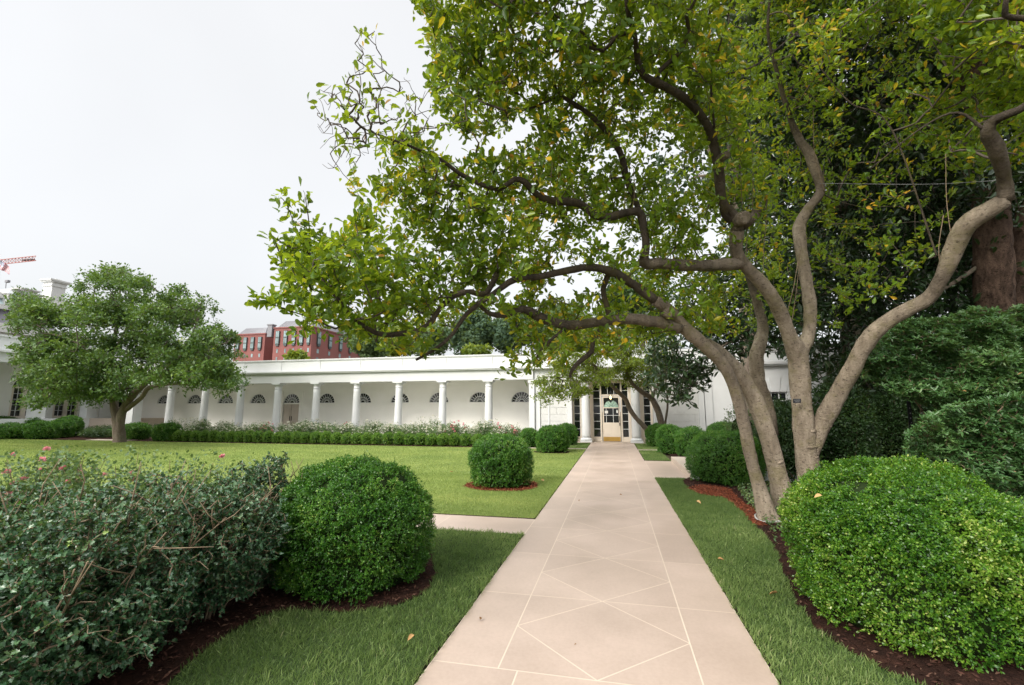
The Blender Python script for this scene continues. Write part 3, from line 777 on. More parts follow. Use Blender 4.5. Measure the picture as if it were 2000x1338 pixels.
# ================================================================== LEFT WING with French doors, its floor a storey step higher
lw = thing('white_left_wing', 'white wing with square piers and arched French doors at the far left', 'building', (-37, 20, 0))
LX, LZ0, LE, YN = -36.0, 1.12, 4.52, 27.41
for yc in (16.1, 19.08, 22.07, 25.05):
    m = MB(); m.box(LX - .32, LX + .32, yc - .32, yc + .32, LZ0, LE - .22); m.box(LX - .39, LX + .39, yc - .39, yc + .39, LE - .22, LE - .003); m.build('pier', M_WHITE, lw, .006)
m = MB(); m.box(LX - .32, LX + .32, 8, YN, LE, LE + .52); m.box(LX - .32, LX + .38, 8, YN, LE + .52, LE + .58); m.box(LX - .32, LX + .56, 8, YN, LE + .58, LE + .70); m.box(LX - .32, LX + .46, 8, YN, LE + .70, LE + .77)
m.build('entablature', M_WHITE, lw)
m = MB(); m.box(LX - .2, LX + .22, 8, YN, LE + .77, LE + 1.52); m.box(LX - .26, LX + .28, 8, YN, LE + 1.52, LE + 1.63); m.build('parapet', M_WHITE, lw)
MB().box(LX - 2.6, LX + .42, 8, YN, -.02, LZ0).build('floor', M_WHITE, lw)
MB().box(LX - 2.3, LX - .322, 8, YN, LE + .2, LE + .3).build('ceiling', M_PORCH, lw)
XW = LX - 2.3
ys = (17.9, 20.35, 22.8, 25.2); hw = .78; SP = 3.1
m = MB()
m.box(XW - .3, XW, 8, ys[0] - hw, LZ0, LE + .3)
for i, yc in enumerate(ys):
    ye = ys[i + 1] - hw if i < 3 else YN
    m.box(XW - .3, XW, yc + hw, ye, LZ0, LE + .3)
    arc = half_disc(yc, hw, SP, 16)
    for (ya, za), (yb, zb) in zip(arc[:-1], arc[1:]):
        m.poly([(XW, ya, za), (XW, ya, LE + .3), (XW, yb, LE + .3), (XW, yb, zb)]); m.poly([(XW, ya, za), (XW, yb, zb), (XW - .3, yb, zb), (XW - .3, ya, za)])
m.build('wall', M_PORCH, lw)
for yc in ys:
    p = MB(); p.box(XW - .16, XW - .15, yc - hw, yc + hw, LZ0, SP); p.poly([(XW - .15, y_, z_) for y_, z_ in half_disc(yc, hw, SP)]); d = p.build('french_door', M_GLASS, lw)
    f = MB()
    for q in (-hw + .07, hw - .07): f.box(XW - .145, XW - .06, yc + q - .07, yc + q + .07, LZ0 + .16, SP)
    f.box(XW - .145, XW - .055, yc - .13, yc + .13, LZ0 + .16, SP)
    f.box(XW - .145, XW - .05, yc - hw, yc + hw, SP + .003, SP + .13); f.box(XW - .145, XW - .05, yc - hw, yc + hw, LZ0, LZ0 + .157); f.build('frame', M_CREAM, d)
    f = MB()
    for s in (-1, 1):
        f.box(XW - .14, XW - .10, yc + s * .385 - .014, yc + s * .385 + .014, LZ0 + .16, SP)
        for k in range(1, 5): f.box(XW - .14, XW - .105, yc + s * .385 - .25, yc + s * .385 + .25, LZ0 + .16 + k * .365 - .014, LZ0 + .16 + k * .365 + .014)
    for a in (.7, 1.2, pi / 2, 1.94, 2.44): f.bar((XW - .12, yc + .1 * cos(a), SP + .13), (XW - .12, yc + hw * cos(a), SP + hw * sin(a)), .024)
    f.build('muntins', M_WHITE, d)
m = MB(); m.box(-39.5, -33.66, YB + .02, YB + .3, 0, LE); m.build('wall', M_PORCH, lw)
dx = float(atY(239, 800, YB)[0])
m = MB(); m.box(dx - .5, dx + .5, YB - .06, YB + .015, LZ0, 3.3); d = m.build('door', M_GREYDOOR, lw)
m = MB(); m.box(dx - .36, dx - .04, YB - .08, YB - .062, 1.9, 2.6); m.box(dx + .04, dx + .36, YB - .08, YB - .062, 1.9, 2.6); m.box(dx - .42, dx + .42, YB - .08, YB - .062, 2.8, 3.2); m.build('door_glass', M_GLASS, d)
MB().box(-38.3, XP - .56, 24.9, YB - .09, .13, LZ0 - .01).build('landing', M_STEP, lw)

# ================================================================== DISTANT BUILDINGS
# grey stone office palace behind the left wing: its long face runs away to the right
XE = -110.0
eb = thing('grey_stone_building', 'ornate grey stone building with tall white chimneys behind the left wing', 'building', (XE, 80, 0))
zt = lambda x, y: float(atX(x, y, XE)[2])
yy = lambda x, y: float(atX(x, y, XE)[1])
Z0, Z1, Z2, Z3 = zt(0, 655), zt(0, 632), zt(0, 601), zt(0, 592)
YE0, YE1 = 30.0, yy(150, 620)
m = MB(); m.box(XE - 30, XE, YE0, YE1, 0, Z0); m.build('wall', M_GRANITE, eb)
m = MB(); m.box(XE - 30, XE + .8, YE0, YE1 + .8, Z0, Z0 + .5); m.box(XE - 30, XE + 1.3, YE0, YE1 + 1.3, Z0 + .5, Z1); m.build('cornice', M_GRANITE, eb)
m = MB(); m.grid([[(XE - 29, YE0, Z1), (XE - .1, YE0, Z1), (XE - .1, YE1 - 3, Z1), (XE - 29, YE1 - 3, Z1)], [(XE - 28, YE0, Z2), (XE - 1.4, YE0, Z2), (XE - 1.4, YE1 - 4.5, Z2), (XE - 28, YE1 - 4.5, Z2)]], smooth=False); m.build('slate_roof', M_SLATE, eb)
m = MB(); m.box(XE - 28, XE - .6, YE0, YE1 - 3, Z2, Z3); m.build('roof_cornice', M_GRANITE, eb)
Z4, Z5 = zt(0, 578), zt(0, 566)
m = MB(); m.grid([[(XE - 27, YE0, Z3), (XE - 1.2, YE0, Z3), (XE - 1.2, YE1 - 3, Z3), (XE - 27, YE1 - 3, Z3)], [(XE - 26, YE0, Z4), (XE - 2.2, YE0, Z4), (XE - 2.2, YE1 - 4, Z4), (XE - 26, YE1 - 4, Z4)]], smooth=False); m.build('patina_roof', M_PATINA, eb)
m = MB(); m.box(XE - 25, XE - 1.6, YE0, yy(47, 590), Z4, Z4 + .6); m.box(XE - 24, XE - 2.0, YE0, yy(35, 590), Z4 + .6, Z5); m.build('roof_railing', M_GRANITE, eb)
yd = yy(33, 595)
m = MB(); m.box(XE - 3, XE - .5, yd - 1.2, yd + 1.2, Z3, Z3 + 2.2)
m.grid([[(x, yd + 1.4 * cos(a), Z3 + 2.2 + 1.2 * sin(a)) for a in np.linspace(0, pi, 9)] for x in (XE - .3, XE - 3)], close=False, smooth=True, caps=False); dm = m.build('dormer', M_GRANITE, eb)
MB().box(XE - .49, XE - .42, yd - .6, yd + .6, Z3 + .5, Z3 + 2.4).build('dormer_window', M_BAYGLASS, dm)
def chimney(xa, xb, ytop, ybot, grow=1.0):
    ya, yb = yy(xa, ybot), yy(xb, ybot); zb, zt_ = zt((xa + xb) / 2, ybot) - 1, zt((xa + xb) / 2, ytop); h = zt_ - zb; c, wd = (ya + yb) / 2, (yb - ya)
    m = MB(); x0, x1 = XE - 1 - wd, XE - 1
    for z0, z1, e in ((0, .16, .22), (.16, .72, 0), (.72, .76, .12), (.76, .86, .05), (.86, .90, .3), (.90, .95, .42), (.95, 1.0, -.4)):
        m.box(x0 - e, x1 + e, c - wd / 2 - e * 1.6, c + wd / 2 + e * 1.6, zb + h * z0, zb + h * z1 - .002)
    m.build('chimney', M_GRANITE, eb)
chimney(104, 131, 543, 592); chimney(50, 74, 562, 592); chimney(74, 86, 573, 592)
m = MB(); lp = at(11, 563, 118); lq = at(12, 552, 118); m.bar(lp, lq, .12); m.box(lq[0] - .1, lq[0] + .9, lq[1] - .3, lq[1] + .3, lq[2], lq[2] + .6); m.build('roof_lamp', M_ZINC, eb)

# flag on its pole above that roof
FD = 112.0
f0 = at(1, 506, FD); fb = at(-2, 572, FD)
fl = thing('national_flag', 'striped red white and blue flag drooping on its pole at the left edge', 'flag', tuple(fb))
m = MB(); m.tube([at(-2.5, 572, FD), at(-.5, 497, FD)], .09, 8); m.build('pole', M_GRANITE, fl)
M_FR = simple('flag_red', (0.50, 0.03, 0.05), 0.8); M_FW = simple('flag_white', (0.78, 0.78, 0.80), 0.8); M_FB = simple('flag_blue', (0.025, 0.05, 0.22), 0.8)
m = MB()
u_, v_ = 26, 13
def fpt(u, v):      # u along the fly 0..1, v down the hoist 0..1: the cloth droops and folds
    x = 0 + 19 * u - 2 * v + 1.0 * sin(6 * u + 2 * v)
    y = 508 + 15 * v + 13 * u + 1.5 * sin(7 * u)
    return at(x, y, FD + .25 * sin(9 * u + 3 * v))
for i in range(u_):
    for j in range(v_):
        canton = i < u_ * .4 and j < 7
        m.poly([fpt(i / u_, j / v_), fpt((i + 1) / u_, j / v_), fpt((i + 1) / u_, (j + 1) / v_), fpt(i / u_, (j + 1) / v_)], mat=2 if canton else (0 if j % 2 == 0 else 1))
for i in range(9):
    for j in range(6 if i % 2 == 0 else 5):
        c = np.array(fpt((.025 + .044 * i) * .97, (7 / 13) * (.1 + .17 * j + (0 if i % 2 == 0 else .085)))) - FW * .02
        m.poly([c + (RT * cos(a) + UP * sin(a)) * (.045 if k % 2 else .10) for k, a in enumerate(np.linspace(pi / 2, pi / 2 + 2 * pi, 10, endpoint=False))], mat=1)
m.build('cloth', [M_FR, M_FW, M_FB], fl)

# crane jib far beyond
CD = 230.0
cr = thing('crane_jib', 'red lattice crane jib high in the sky at the far left', 'crane', tuple(at(-40, 515, CD)))
m = MB()
A0, A1 = at(-90, 517, CD), at(70, 500, CD); B0, B1 = at(-90, 526, CD + 1), at(70, 509, CD + 1); C0, C1 = at(-90, 526, CD - 1.5), at(70, 509, CD - 1.5)
for a, b in ((A0, A1), (B0, B1), (C0, C1)): m.bar(a, b, .28)
for k in range(24):
    t0, t1 = k / 24, (k + 1) / 24; L = lambda a, b, t: a + (b - a) * t
    m.bar(L(A0, A1, t0), L(B0, B1, t1), .13); m.bar(L(A0, A1, t1), L(C0, C1, t0), .13); m.bar(L(B0, B1, t0), L(C0, C1, t1), .11); m.bar(L(A0, A1, t0), L(B0, B1, t0), .13)
m.build('lattice', M_CRANE, cr)
m = MB(); q0, q1 = at(44, 508.5, CD), at(66, 507, CD); m.bar(q0, q1, .9, .6); m.build('walkway', M_DARKMETAL, cr)
m = MB(); m.bar(at(-60, 640, CD), at(-60, 480, CD), 1.6); m.build('mast', M_CRANE, cr)

# red brick office building behind the colonnade
rb = thing('red_brick_building', 'red brick office building with tall dark bay windows above the colonnade', 'building', (-80, 150, 0))
YR = 150.0
def rx(x, Y): return float(atY(x, 680, Y)[0])
def rz(y, Y, x=560): return float(atY(x, y, Y)[2])
def bay(mb_f, mb_g, a, b, z0, z1, Y=None, X=None):
    """tall projecting bay window: dark frame with two glazed storeys"""
    w = b - a
    def bx(mb, p, q, d0, d1, za, zb):
        if Y is not None: mb.box(p, q, Y - d1, Y - d0, za, zb)
        else: mb.box(X + d0, X + d1, p, q, za, zb)
    bx(mb_f, a, b, .02, .5, z0, z1); bx(mb_f, a + w * .12, b - w * .12, .05, .45, z0 - .7, z0 - .01)
    h = (z1 - z0)
    for zz0, zz1 in ((.05, .44), (.54, .97)):
        for q0, q1 in ((.10, .47), (.53, .90)): bx(mb_g, a + w * q0, a + w * q1, .505, .53, z0 + h * zz0, z0 + h * zz1)
def block(xa, xb, Yf, depth, ytop, yroof, xr0, wins, swins, zrow, rowy):
    X0, X1 = rx(xa, Yf), rx(xb, Yf); zt_ = rz(ytop, Yf); zr = rz(yroof, Yf)
    m = MB(); m.box(X0, X1, Yf, Yf + depth, 0, zt_); m.build('brick_wall', M_BRICK, rb)
    m = MB(); m.box(X0 - .25, X1 + .25, Yf - .25, Yf + depth, zt_, zt_ + .5); m.build('coping', M_BRICK, rb)
    ins = (rx(xr0, Yf) - X0)
    m = MB(); m.grid([[(X0 + .8, Yf + .8, zt_ + .5), (X1 - .8, Yf + .8, zt_ + .5), (X1 - .8, Yf + depth - .8, zt_ + .5), (X0 + .8, Yf + depth - .8, zt_ + .5)],
                      [(X0 + ins, Yf + 3, zr), (X1 - 2.2, Yf + 3, zr), (X1 - 2.2, Yf + depth - 3, zr), (X0 + ins, Yf + depth - 3, zr)]], smooth=False)
    n = int((X1 - X0) / .9)
    for k in range(n + 1):
        t = k / n; m.bar((X0 + .8 + (X1 - X0 - 1.6) * t, Yf + .76, zt_ + .5), (X0 + ins + (X1 - 2.2 - X0 - ins) * t, Yf + 2.96, zr), .12)
    n = int(depth / .9)
    for k in range(n + 1):
        t = k / n; m.bar((X1 - .76, Yf + .8 + (depth - 1.6) * t, zt_ + .5), (X1 - 2.16, Yf + 3 + (depth - 6) * t, zr), .12)
    m.build('metal_roof', M_ZINC, rb)
    for xc, hwid in wins:
        f, g_ = MB(), MB(); bay(f, g_, rx(xc - hwid, Yf), rx(xc + hwid, Yf), rz(zrow[1], Yf), rz(zrow[0], Yf), Y=Yf)
        o = f.build('bay_window', M_BAYFRAME, rb); g_.build('pane', M_BAYGLASS, o)
        for r0, r1 in rowy:
            s = MB(); s.box(rx(xc - 1.5, Yf), rx(xc + 1.5, Yf), Yf - .08, Yf - .005, rz(r1, Yf), rz(r0, Yf)); s.build('small_window', M_BAYGLASS, rb)
    for t in swins:
        yc = Yf + depth * t
        f, g_ = MB(), MB(); bay(f, g_, yc - 1.0, yc + 1.0, rz(zrow[1], Yf), rz(zrow[0], Yf), X=X1)
        o = f.build('bay_window', M_BAYFRAME, rb); g_.build('pane', M_BAYGLASS, o)
        for r0, r1 in rowy:
            s = MB(); s.box(X1 + .005, X1 + .08, yc - .6, yc + .6, rz(r1, Yf), rz(r0, Yf)); s.build('small_window', M_BAYGLASS, rb)
block(533, 607, YR, 52, 641, 624, 545, [(541.5, 3.6), (557, 3.6), (573, 3.6), (588, 3.6), (602, 3.0)], [.08, .22, .36, .50, .64, .78, .92], (646, 672), [(681, 689), (697, 704)])
block(457, 516, YR + 4, 12, 651, 635, 467, [(464, 3.2), (479, 3.2), (493, 3.2), (507.5, 3.2)], [.5], (656, 679), [(689, 696)])
m = MB(); p = at(531, 634, 178); m.box(p[0] - 1, p[0] + 1, p[1] - 1, p[1] + 1, p[2] - 5, p[2] - .4); m.box(p[0] - 1.3, p[0] + 1.3, p[1] - 1.2, p[1] + 1.2, p[2] - .4, p[2]); m.build('roof_vent', M_ZINC, rb)
# ================================================================== CLIPPED BOXWOOD GLOBES
def superq(n, R, H, rg, power=2.25, foot=1.55):
    d = nrm(rg.normal(size=(int(n * 1.35), 3)))
    zc = 0.50 * H
    rho = np.hypot(d[:, 0], d[:, 1])
    s = (rho ** power + np.abs(d[:, 2]) ** power) ** (-1 / power)
    hz = np.where(d[:, 2] > 0, H - zc, zc * foot)
    P = np.stack([d[:, 0] * s * R, d[:, 1] * s * R, zc + d[:, 2] * s * hz], 1)
    N = nrm(np.stack([np.sign(d[:, 0]) * np.abs(d[:, 0]) , np.sign(d[:, 1]) * np.abs(d[:, 1]), d[:, 2] * R / H * 1.6], 1))
    k = P[:, 2] > 0.025
    return P[k][:n], N[k][:n]
M_INNER = simple('dark_core', (0.018, 0.030, 0.010), 0.9, var=0.3, scale=20, spec=0.05)  # solid dark core filling the inside of each bush
def globe_parts(c, R, H, n, leaf, seed, name='foliage', lumps=0.06, power=2.25, foot=1.55):
    """mesh data for the leafy shell and for the solid dark core of one globe"""
    rg = np.random.default_rng(seed)
    P, N = superq(n, R, H, rg, power, foot)
    lump = (vnoise(P / R, 2.4, seed) - .5) * 2 * lumps + (vnoise(P / R, 7, seed + 3) - .5) * lumps * 1.1
    depth = -np.abs(rg.normal(size=len(P))) * 0.045 * (R / .75) ** .4
    S = P + N * (lump + depth)[:, None]
    pit = np.clip(.46 - vnoise(P / R, 8.0 * max(R, .5) / .6, seed + 9), 0, 1) * .30       # little pits where the clipping opened the shell
    S = S - N * pit[:, None] * min(1, R / .6)
    stray = rg.uniform(size=len(S)) < .012
    S = S + N * (stray * rg.uniform(.02, .06, len(S)))[:, None] * min(1, R / .6)
    sd = nrm(N + rg.normal(size=N.shape) * .45 + np.array([0, 0, .25]))
    k = 7
    SS = np.repeat(S, k, 0); DD = np.repeat(sd, k, 0)
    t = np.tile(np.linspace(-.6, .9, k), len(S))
    rr = rg.normal(size=SS.shape)
    LD = nrm(DD * (.35 + t[:, None] * .5) + rr * .75)
    PP = SS + DD * (t * leaf * 1.3)[:, None]
    NN = nrm(DD + rg.normal(size=SS.shape) * .5)
    patch = vnoise(S / R, 3.2, seed + 5)
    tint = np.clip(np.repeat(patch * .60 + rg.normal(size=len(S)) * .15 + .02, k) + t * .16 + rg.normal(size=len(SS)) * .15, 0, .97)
    Lf = leaf * rg.uniform(.75, 1.25, len(SS))
    fol = leaf_data(name, PP + c, LD, NN, Lf, Lf * .58, tint)
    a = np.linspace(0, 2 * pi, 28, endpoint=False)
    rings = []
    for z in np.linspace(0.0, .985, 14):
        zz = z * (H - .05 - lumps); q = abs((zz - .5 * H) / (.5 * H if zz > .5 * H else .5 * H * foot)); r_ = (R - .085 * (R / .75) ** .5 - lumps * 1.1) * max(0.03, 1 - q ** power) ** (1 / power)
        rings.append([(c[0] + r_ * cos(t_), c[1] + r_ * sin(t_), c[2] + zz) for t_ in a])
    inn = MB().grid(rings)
    return fol, inn
def globe(label, x, y, R, H, n, leaf, seed, group='clipped boxwood globes', z=0.02, mat=None, **kw):
    t = thing('boxwood_globe', label, 'clipped bush', (x, y, z), group)
    fol, inn = globe_parts(np.array([x, y, z]), R, H, n, leaf, seed, **kw)
    link_mesh('foliage', fol, mat or F_BOX, t)
    inn.build('dark_core', M_INNER, t)
    return t
globe('large dark green clipped boxwood globe beside the prickly shrubs, left of the path', -2.50, 4.20, .73, 1.11, 18000, .018, 11, foot=1.9)
globe('largest bright green clipped boxwood globe in the right foreground below the magnolia trunks', 2.22, 4.38, .81, 1.16, 27000, .019, 12, mat=F_BOXL, lumps=.07, power=2.1, foot=2.3)
globe('clipped boxwood globe standing alone in red mulch on the lawn left of the path', -2.45, 9.95, .70, 1.08, 9000, .024, 13)
globe('clipped boxwood globe left of the path, just past the lone one on the lawn', -2.42, 18.25, .66, 1.0, 5200, .030, 14)
globe('dark clipped boxwood globe beside the left entrance column', -2.25, 22.2, .52, .98, 3600, .032, 15)
globe('small clipped boxwood globe at the right end of the rose bed', -3.78, 20.6, .42, .82, 2600, .032, 16)
globe('dark narrow clipped boxwood globe beside the right entrance column', 1.85, 22.2, .47, 1.0, 3300, .032, 17)
globe('clipped boxwood globe on the lawn corner beyond the stone steps, nearest the path', 2.06, 18.7, .55, 1.06, 4200, .030, 18)
globe('clipped boxwood globe beyond the stone steps with a slimmer globe at its left', 2.66, 17.75, .57, 1.0, 4200, .030, 19)
globe('low rounded boxwood globe before the white wall, furthest right behind the steps', 4.72, 22.2, .74, 1.10, 4200, .032, 20)
globe('broad clipped boxwood globe in red mulch between the stone steps and the magnolia trunks', 2.42, 11.45, .82, 1.12, 9500, .025, 21)
# rounded bushes before the left wing
for i, (xa, xb, yt, yb, lab) in enumerate(((-6, 60, 828, 859, 'rounded boxwood at the front left edge of the lawn before the left wing'),
        (59, 113, 824, 857, 'rounded boxwood in front, between the edge one and the darker row behind'),
        (98, 141, 820, 850, 'rounded boxwood second from the right in the group before the French doors'),
        (112, 157, 814, 843, 'tall dark rounded boxwood at the right end of the group before the French doors'),
        (40, 82, 818, 846, 'dark rounded boxwood half hidden at the back of the group by the left wing'),
        (-20, 34, 815, 845, 'dark rounded boxwood at the back left corner under the French doors'),
        (241, 291, 828, 856, 'rounded boxwood just right of the garden tree trunk before the colonnade'),
        (304, 354, 828, 858, 'rounded boxwood at the left end of the long low globe row'))):
    Yb = (20.2, 20.4, 21.4, 22.3, 21.8, 21.6, 20.9, 20.55)[i]
    p = atY((xa + xb) / 2, 830, Yb); dz = float((p - CAM) @ FW); R = (xb - xa) / 2 * dz / FPX * .96
    globe(lab, p[0], p[1], R, max(float(atY((xa + xb) / 2, yt, Yb)[2]), .5), 3000, .05, 40 + i, 'rounded boxwoods before the left wing')
# the long row of small globes: three kinds copied along the bed edge
ROWY = 20.38
kinds = []
for s in range(3):
    t = thing('boxwood_ball', 'small clipped boxwood ball in the long low row edging the rose bed', 'clipped bush', (0, 0, 0), 'row of small boxwood balls edging the rose bed')
    fol, inn = globe_parts(np.array([0, 0, 0.]),   .262, .55, 1000, .030, 60 + s, lumps=.03)
    link_mesh('foliage', fol, F_BOXL, t); inn.build('dark_core', M_INNER, t)
    kinds.append(t)
def copy_tree(o, parent=None):
    c = o.copy(); COL.objects.link(c)
    if parent is not None: c.parent = parent
    for ch in list(o.children): copy_tree(ch, c)
    return c
used = set()
for i in range(33):
    x = -6.15 - .555 * i
    k = i % 3 if i < 3 else int(rng.integers(0, 3))
    o = kinds[k] if k not in used else copy_tree(kinds[k]); used.add(k)
    s = rng.uniform(.94, 1.06)
    o.location = (x + rng.uniform(-.02, .02), ROWY + rng.uniform(-.02, .02), .02); o.scale = (s, s, rng.uniform(.93, 1.06)); o.rotation_euler = (0, 0, rng.uniform(0, 6.28))

# low hedge pieces left of the row, round the foot of the garden tree
def hedge(name, label, cat, cx, cy, rx_, ry_, H, n, leaf, seed, mat, group=None, shape=LEAF_SIMPLE, wid=.45, lump=.16, rot=0.0, z0=.0):
    """an unclipped leafy mass: sprigs through a lumpy ellipsoid shell, on stems"""
    rg = np.random.default_rng(seed)
    t = thing(name, label, cat, (cx, cy, 0), group)
    d = nrm(rg.normal(size=(n, 3)))
    rad = (1 - np.abs(rg.normal(size=n)) * .16) * (1 + (vnoise(d, 2.2, seed) - .5) * 2 * lump + (vnoise(d, 5, seed + 1) - .5) * lump)
    n = len(d)
    P = np.stack([d[:, 0] * rad * rx_, d[:, 1] * rad * ry_, H * .52 + d[:, 2] * rad * H * .5], 1)
    k_ = P[:, 2] > .03; P, d = P[k_], d[k_]
    c_, s_ = cos(rot), sin(rot)
    Rm = np.array([[c_, s_, 0], [-s_, c_, 0], [0, 0, 1]])
    P = P @ Rm + np.array([cx, cy, z0]); d = d @ Rm
    k = 6
    PP = np.repeat(P, k, 0) + rg.normal(size=(len(P) * k, 3)) * leaf * .8
    DD = nrm(np.repeat(d, k, 0) * .6 + rg.normal(size=PP.shape) * .7 + np.array([0, 0, .2]))
    NN = nrm(np.repeat(d, k, 0) + rg.normal(size=PP.shape) * .6 + np.array([0, 0, .4]))
    tint = np.clip(np.repeat(vnoise(P, 2.5, seed + 2) * .7 + rg.normal(size=len(P)) * .14, k) + rg.normal(size=len(PP)) * .14, 0, .98)
    L = leaf * rg.uniform(.7, 1.3, len(PP))
    leaf_mesh('foliage', PP, DD, NN, L, L * wid, tint, mat, shape, t)
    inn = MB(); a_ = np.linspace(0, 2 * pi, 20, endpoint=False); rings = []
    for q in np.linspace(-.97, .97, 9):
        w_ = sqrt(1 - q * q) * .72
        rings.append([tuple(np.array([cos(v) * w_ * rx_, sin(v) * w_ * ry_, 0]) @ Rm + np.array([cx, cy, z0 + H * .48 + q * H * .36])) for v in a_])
    inn.grid(rings); inn.build('dark_core', M_INNER, t)
    ns = max(8, n // 60)
    tgt = P[rg.integers(0, len(P), ns)]
    A = np.array([cx, cy, z0]) + np.stack([rg.normal(size=ns) * rx_ * .25, rg.normal(size=ns) * ry_ * .25, np.zeros(ns)], 1)
    edges_mesh('stems', A, tgt, np.full(ns, .014), np.full(ns, .004), M_STEM, t, .07, rg)
    return t
for i, (xa, xb, yt, yb, mt, lab) in enumerate(((139, 200, 838, 857, F_HEDGE, 'low loose grey green hedge between the rounded boxwoods and the garden tree'),
        (186, 250, 838, 855, F_BOX, 'low clipped hedge piece at the foot of the garden tree trunk'),
        (258, 318, 838, 852, F_BOX, 'low hedge piece between the two rounded boxwoods right of the garden tree'))):
    p = gnd((xa + xb) / 2, yb - 1, 0); dz = float((p - CAM) @ FW); R = (xb - xa) / 2 * dz / FPX * 1.15
    H = float(atY((xa + xb) / 2, yt, p[1] + .4)[2])
    hedge('hedge', lab, 'hedge', p[0], p[1] + .45, R, .5, max(.4, H), 900, .06, 80 + i, mt)
for i, (xa, xb, yt) in enumerate(((160, 262, 832), (262, 330, 831))):
    p = atY((xa + xb) / 2, yt, 23.4); hedge('hedge', ('dark hedge behind the garden tree trunk before the left pier', 'dark hedge behind the rounded boxwoods under the first fan windows')[i], 'hedge', p[0], 23.4, 1.9, .4, float(p[2]), 900, .06, 90 + i, F_HEDGE)

# ================================================================== ROSE BED before the colonnade
def rose_bush(x, y, H, R, seed, petal, label, group, nb, leaf=.065, bloom=.068, z=.02, n=420, single=False):
    rg = np.random.default_rng(seed)
    t = thing('rose_bush', label, 'rose bush', (x, y, z), group)
    ns = 12
    tip = np.stack([rg.normal(size=ns) * R * .6, rg.normal(size=ns) * R * .6, H * rg.uniform(.6, 1.0, ns)], 1) + np.array([x, y, z])
    A = np.array([x, y, z]) + np.stack([rg.normal(size=ns) * .06, rg.normal(size=ns) * .06, np.zeros(ns)], 1)
    edges_mesh('stems', A, tip, np.full(ns, .007), np.full(ns, .003), M_STEM, t, .06, rg)
    j = rg.integers(0, ns, n); u = rg.uniform(.25, 1.0, n)
    P = A[j] + (tip[j] - A[j]) * u[:, None] + rg.normal(size=(n, 3)) * R * .24
    P[:, 2] = np.maximum(P[:, 2], z + .04)
    k = 4
    PP = np.repeat(P, k, 0) + rg.normal(size=(n * k, 3)) * leaf * .6
    DD = nrm(rg.normal(size=PP.shape) + np.array([0, 0, .1])); NN = nrm(rg.normal(size=PP.shape) * .6 + np.array([0, 0, 1]))
    L = leaf * rg.uniform(.6, 1.2, len(PP))
    leaf_mesh('foliage', PP, DD, NN, L, L * .62, np.clip(rg.normal(size=len(PP)) * .22 + .45, 0, 1), F_ROSE, LEAF_SIMPLE, t)
    if nb:
        jb = rg.integers(0, ns, nb)
        B = tip[jb] * np.array([1, 1, 1]) + rg.normal(size=(nb, 3)) * R * .26 - np.array([0, 0, 1]) * np.abs(rg.normal(size=(nb, 1))) * H * .16
        k = 14
        PP = np.repeat(B, k, 0); tl = np.tile(np.linspace(0, 1, k), nb)
        DD = rg.normal(size=PP.shape); DD[:, 2] = np.abs(DD[:, 2]) * .8 + (1 - tl) * 1.2; DD = nrm(DD)
        NN = nrm(rg.normal(size=PP.shape)); L = bloom * rg.uniform(.8, 1.1, len(PP))
        tn = rg.uniform(0, 1, len(PP))
        if single:                      # near enough to count: every bloom a part of its own
            for q in range(nb):
                s_ = slice(q * k, q * k + k); leaf_mesh('bloom', PP[s_], DD[s_], NN[s_], L[s_], L[s_] * 1.1, tn[s_], petal, LEAF_SIMPLE, t)
        else: leaf_mesh('blooms', PP, DD, NN, L, L * 1.1, tn, petal, LEAF_SIMPLE, t)
    return t
GR = 'rose bushes in the bed before the colonnade'
rk = [rose_bush(0, 0, 1.0, .36, 101, F_PETAL_W, 'white flowering rose bush in the bed before the colonnade', GR, 30),
      rose_bush(0, 0, .88, .38, 102, F_PETAL_W, 'white flowering rose bush in the bed before the colonnade', GR, 34),
      rose_bush(0, 0, 1.02, .34, 103, F_PETAL_P, 'pink flowering rose bush in the bed before the colonnade', GR, 16),
      rose_bush(0, 0, .92, .40, 104, F_PETAL_W, 'white flowering rose bush in the bed before the colonnade', GR, 16)]
first = set()
for i in range(84):
    x = -4.6 - (i % 42) * .475 + rng.uniform(-.15, .15); y = (21.1 if i < 42 else 22.1) + rng.uniform(-.2, .5)
    k = int(rng.choice([0, 1, 1, 2, 3, 0]))
    o = rk[k] if k not in first else copy_tree(rk[k]); first.add(k)
    o.location = (x, y, .02); o.rotation_euler = (0, 0, rng.uniform(0, 6.28)); q = rng.uniform(.72, 1.04); o.scale = (q, q, q * rng.uniform(.9, 1.12))
rose_bush(float(atY(845, 835, 22.6)[0]), 22.6, 1.28, .42, 107, F_PETAL_W, 'tallest pale rose bush rising above the bed beside a middle colonnade column', GR, 26)

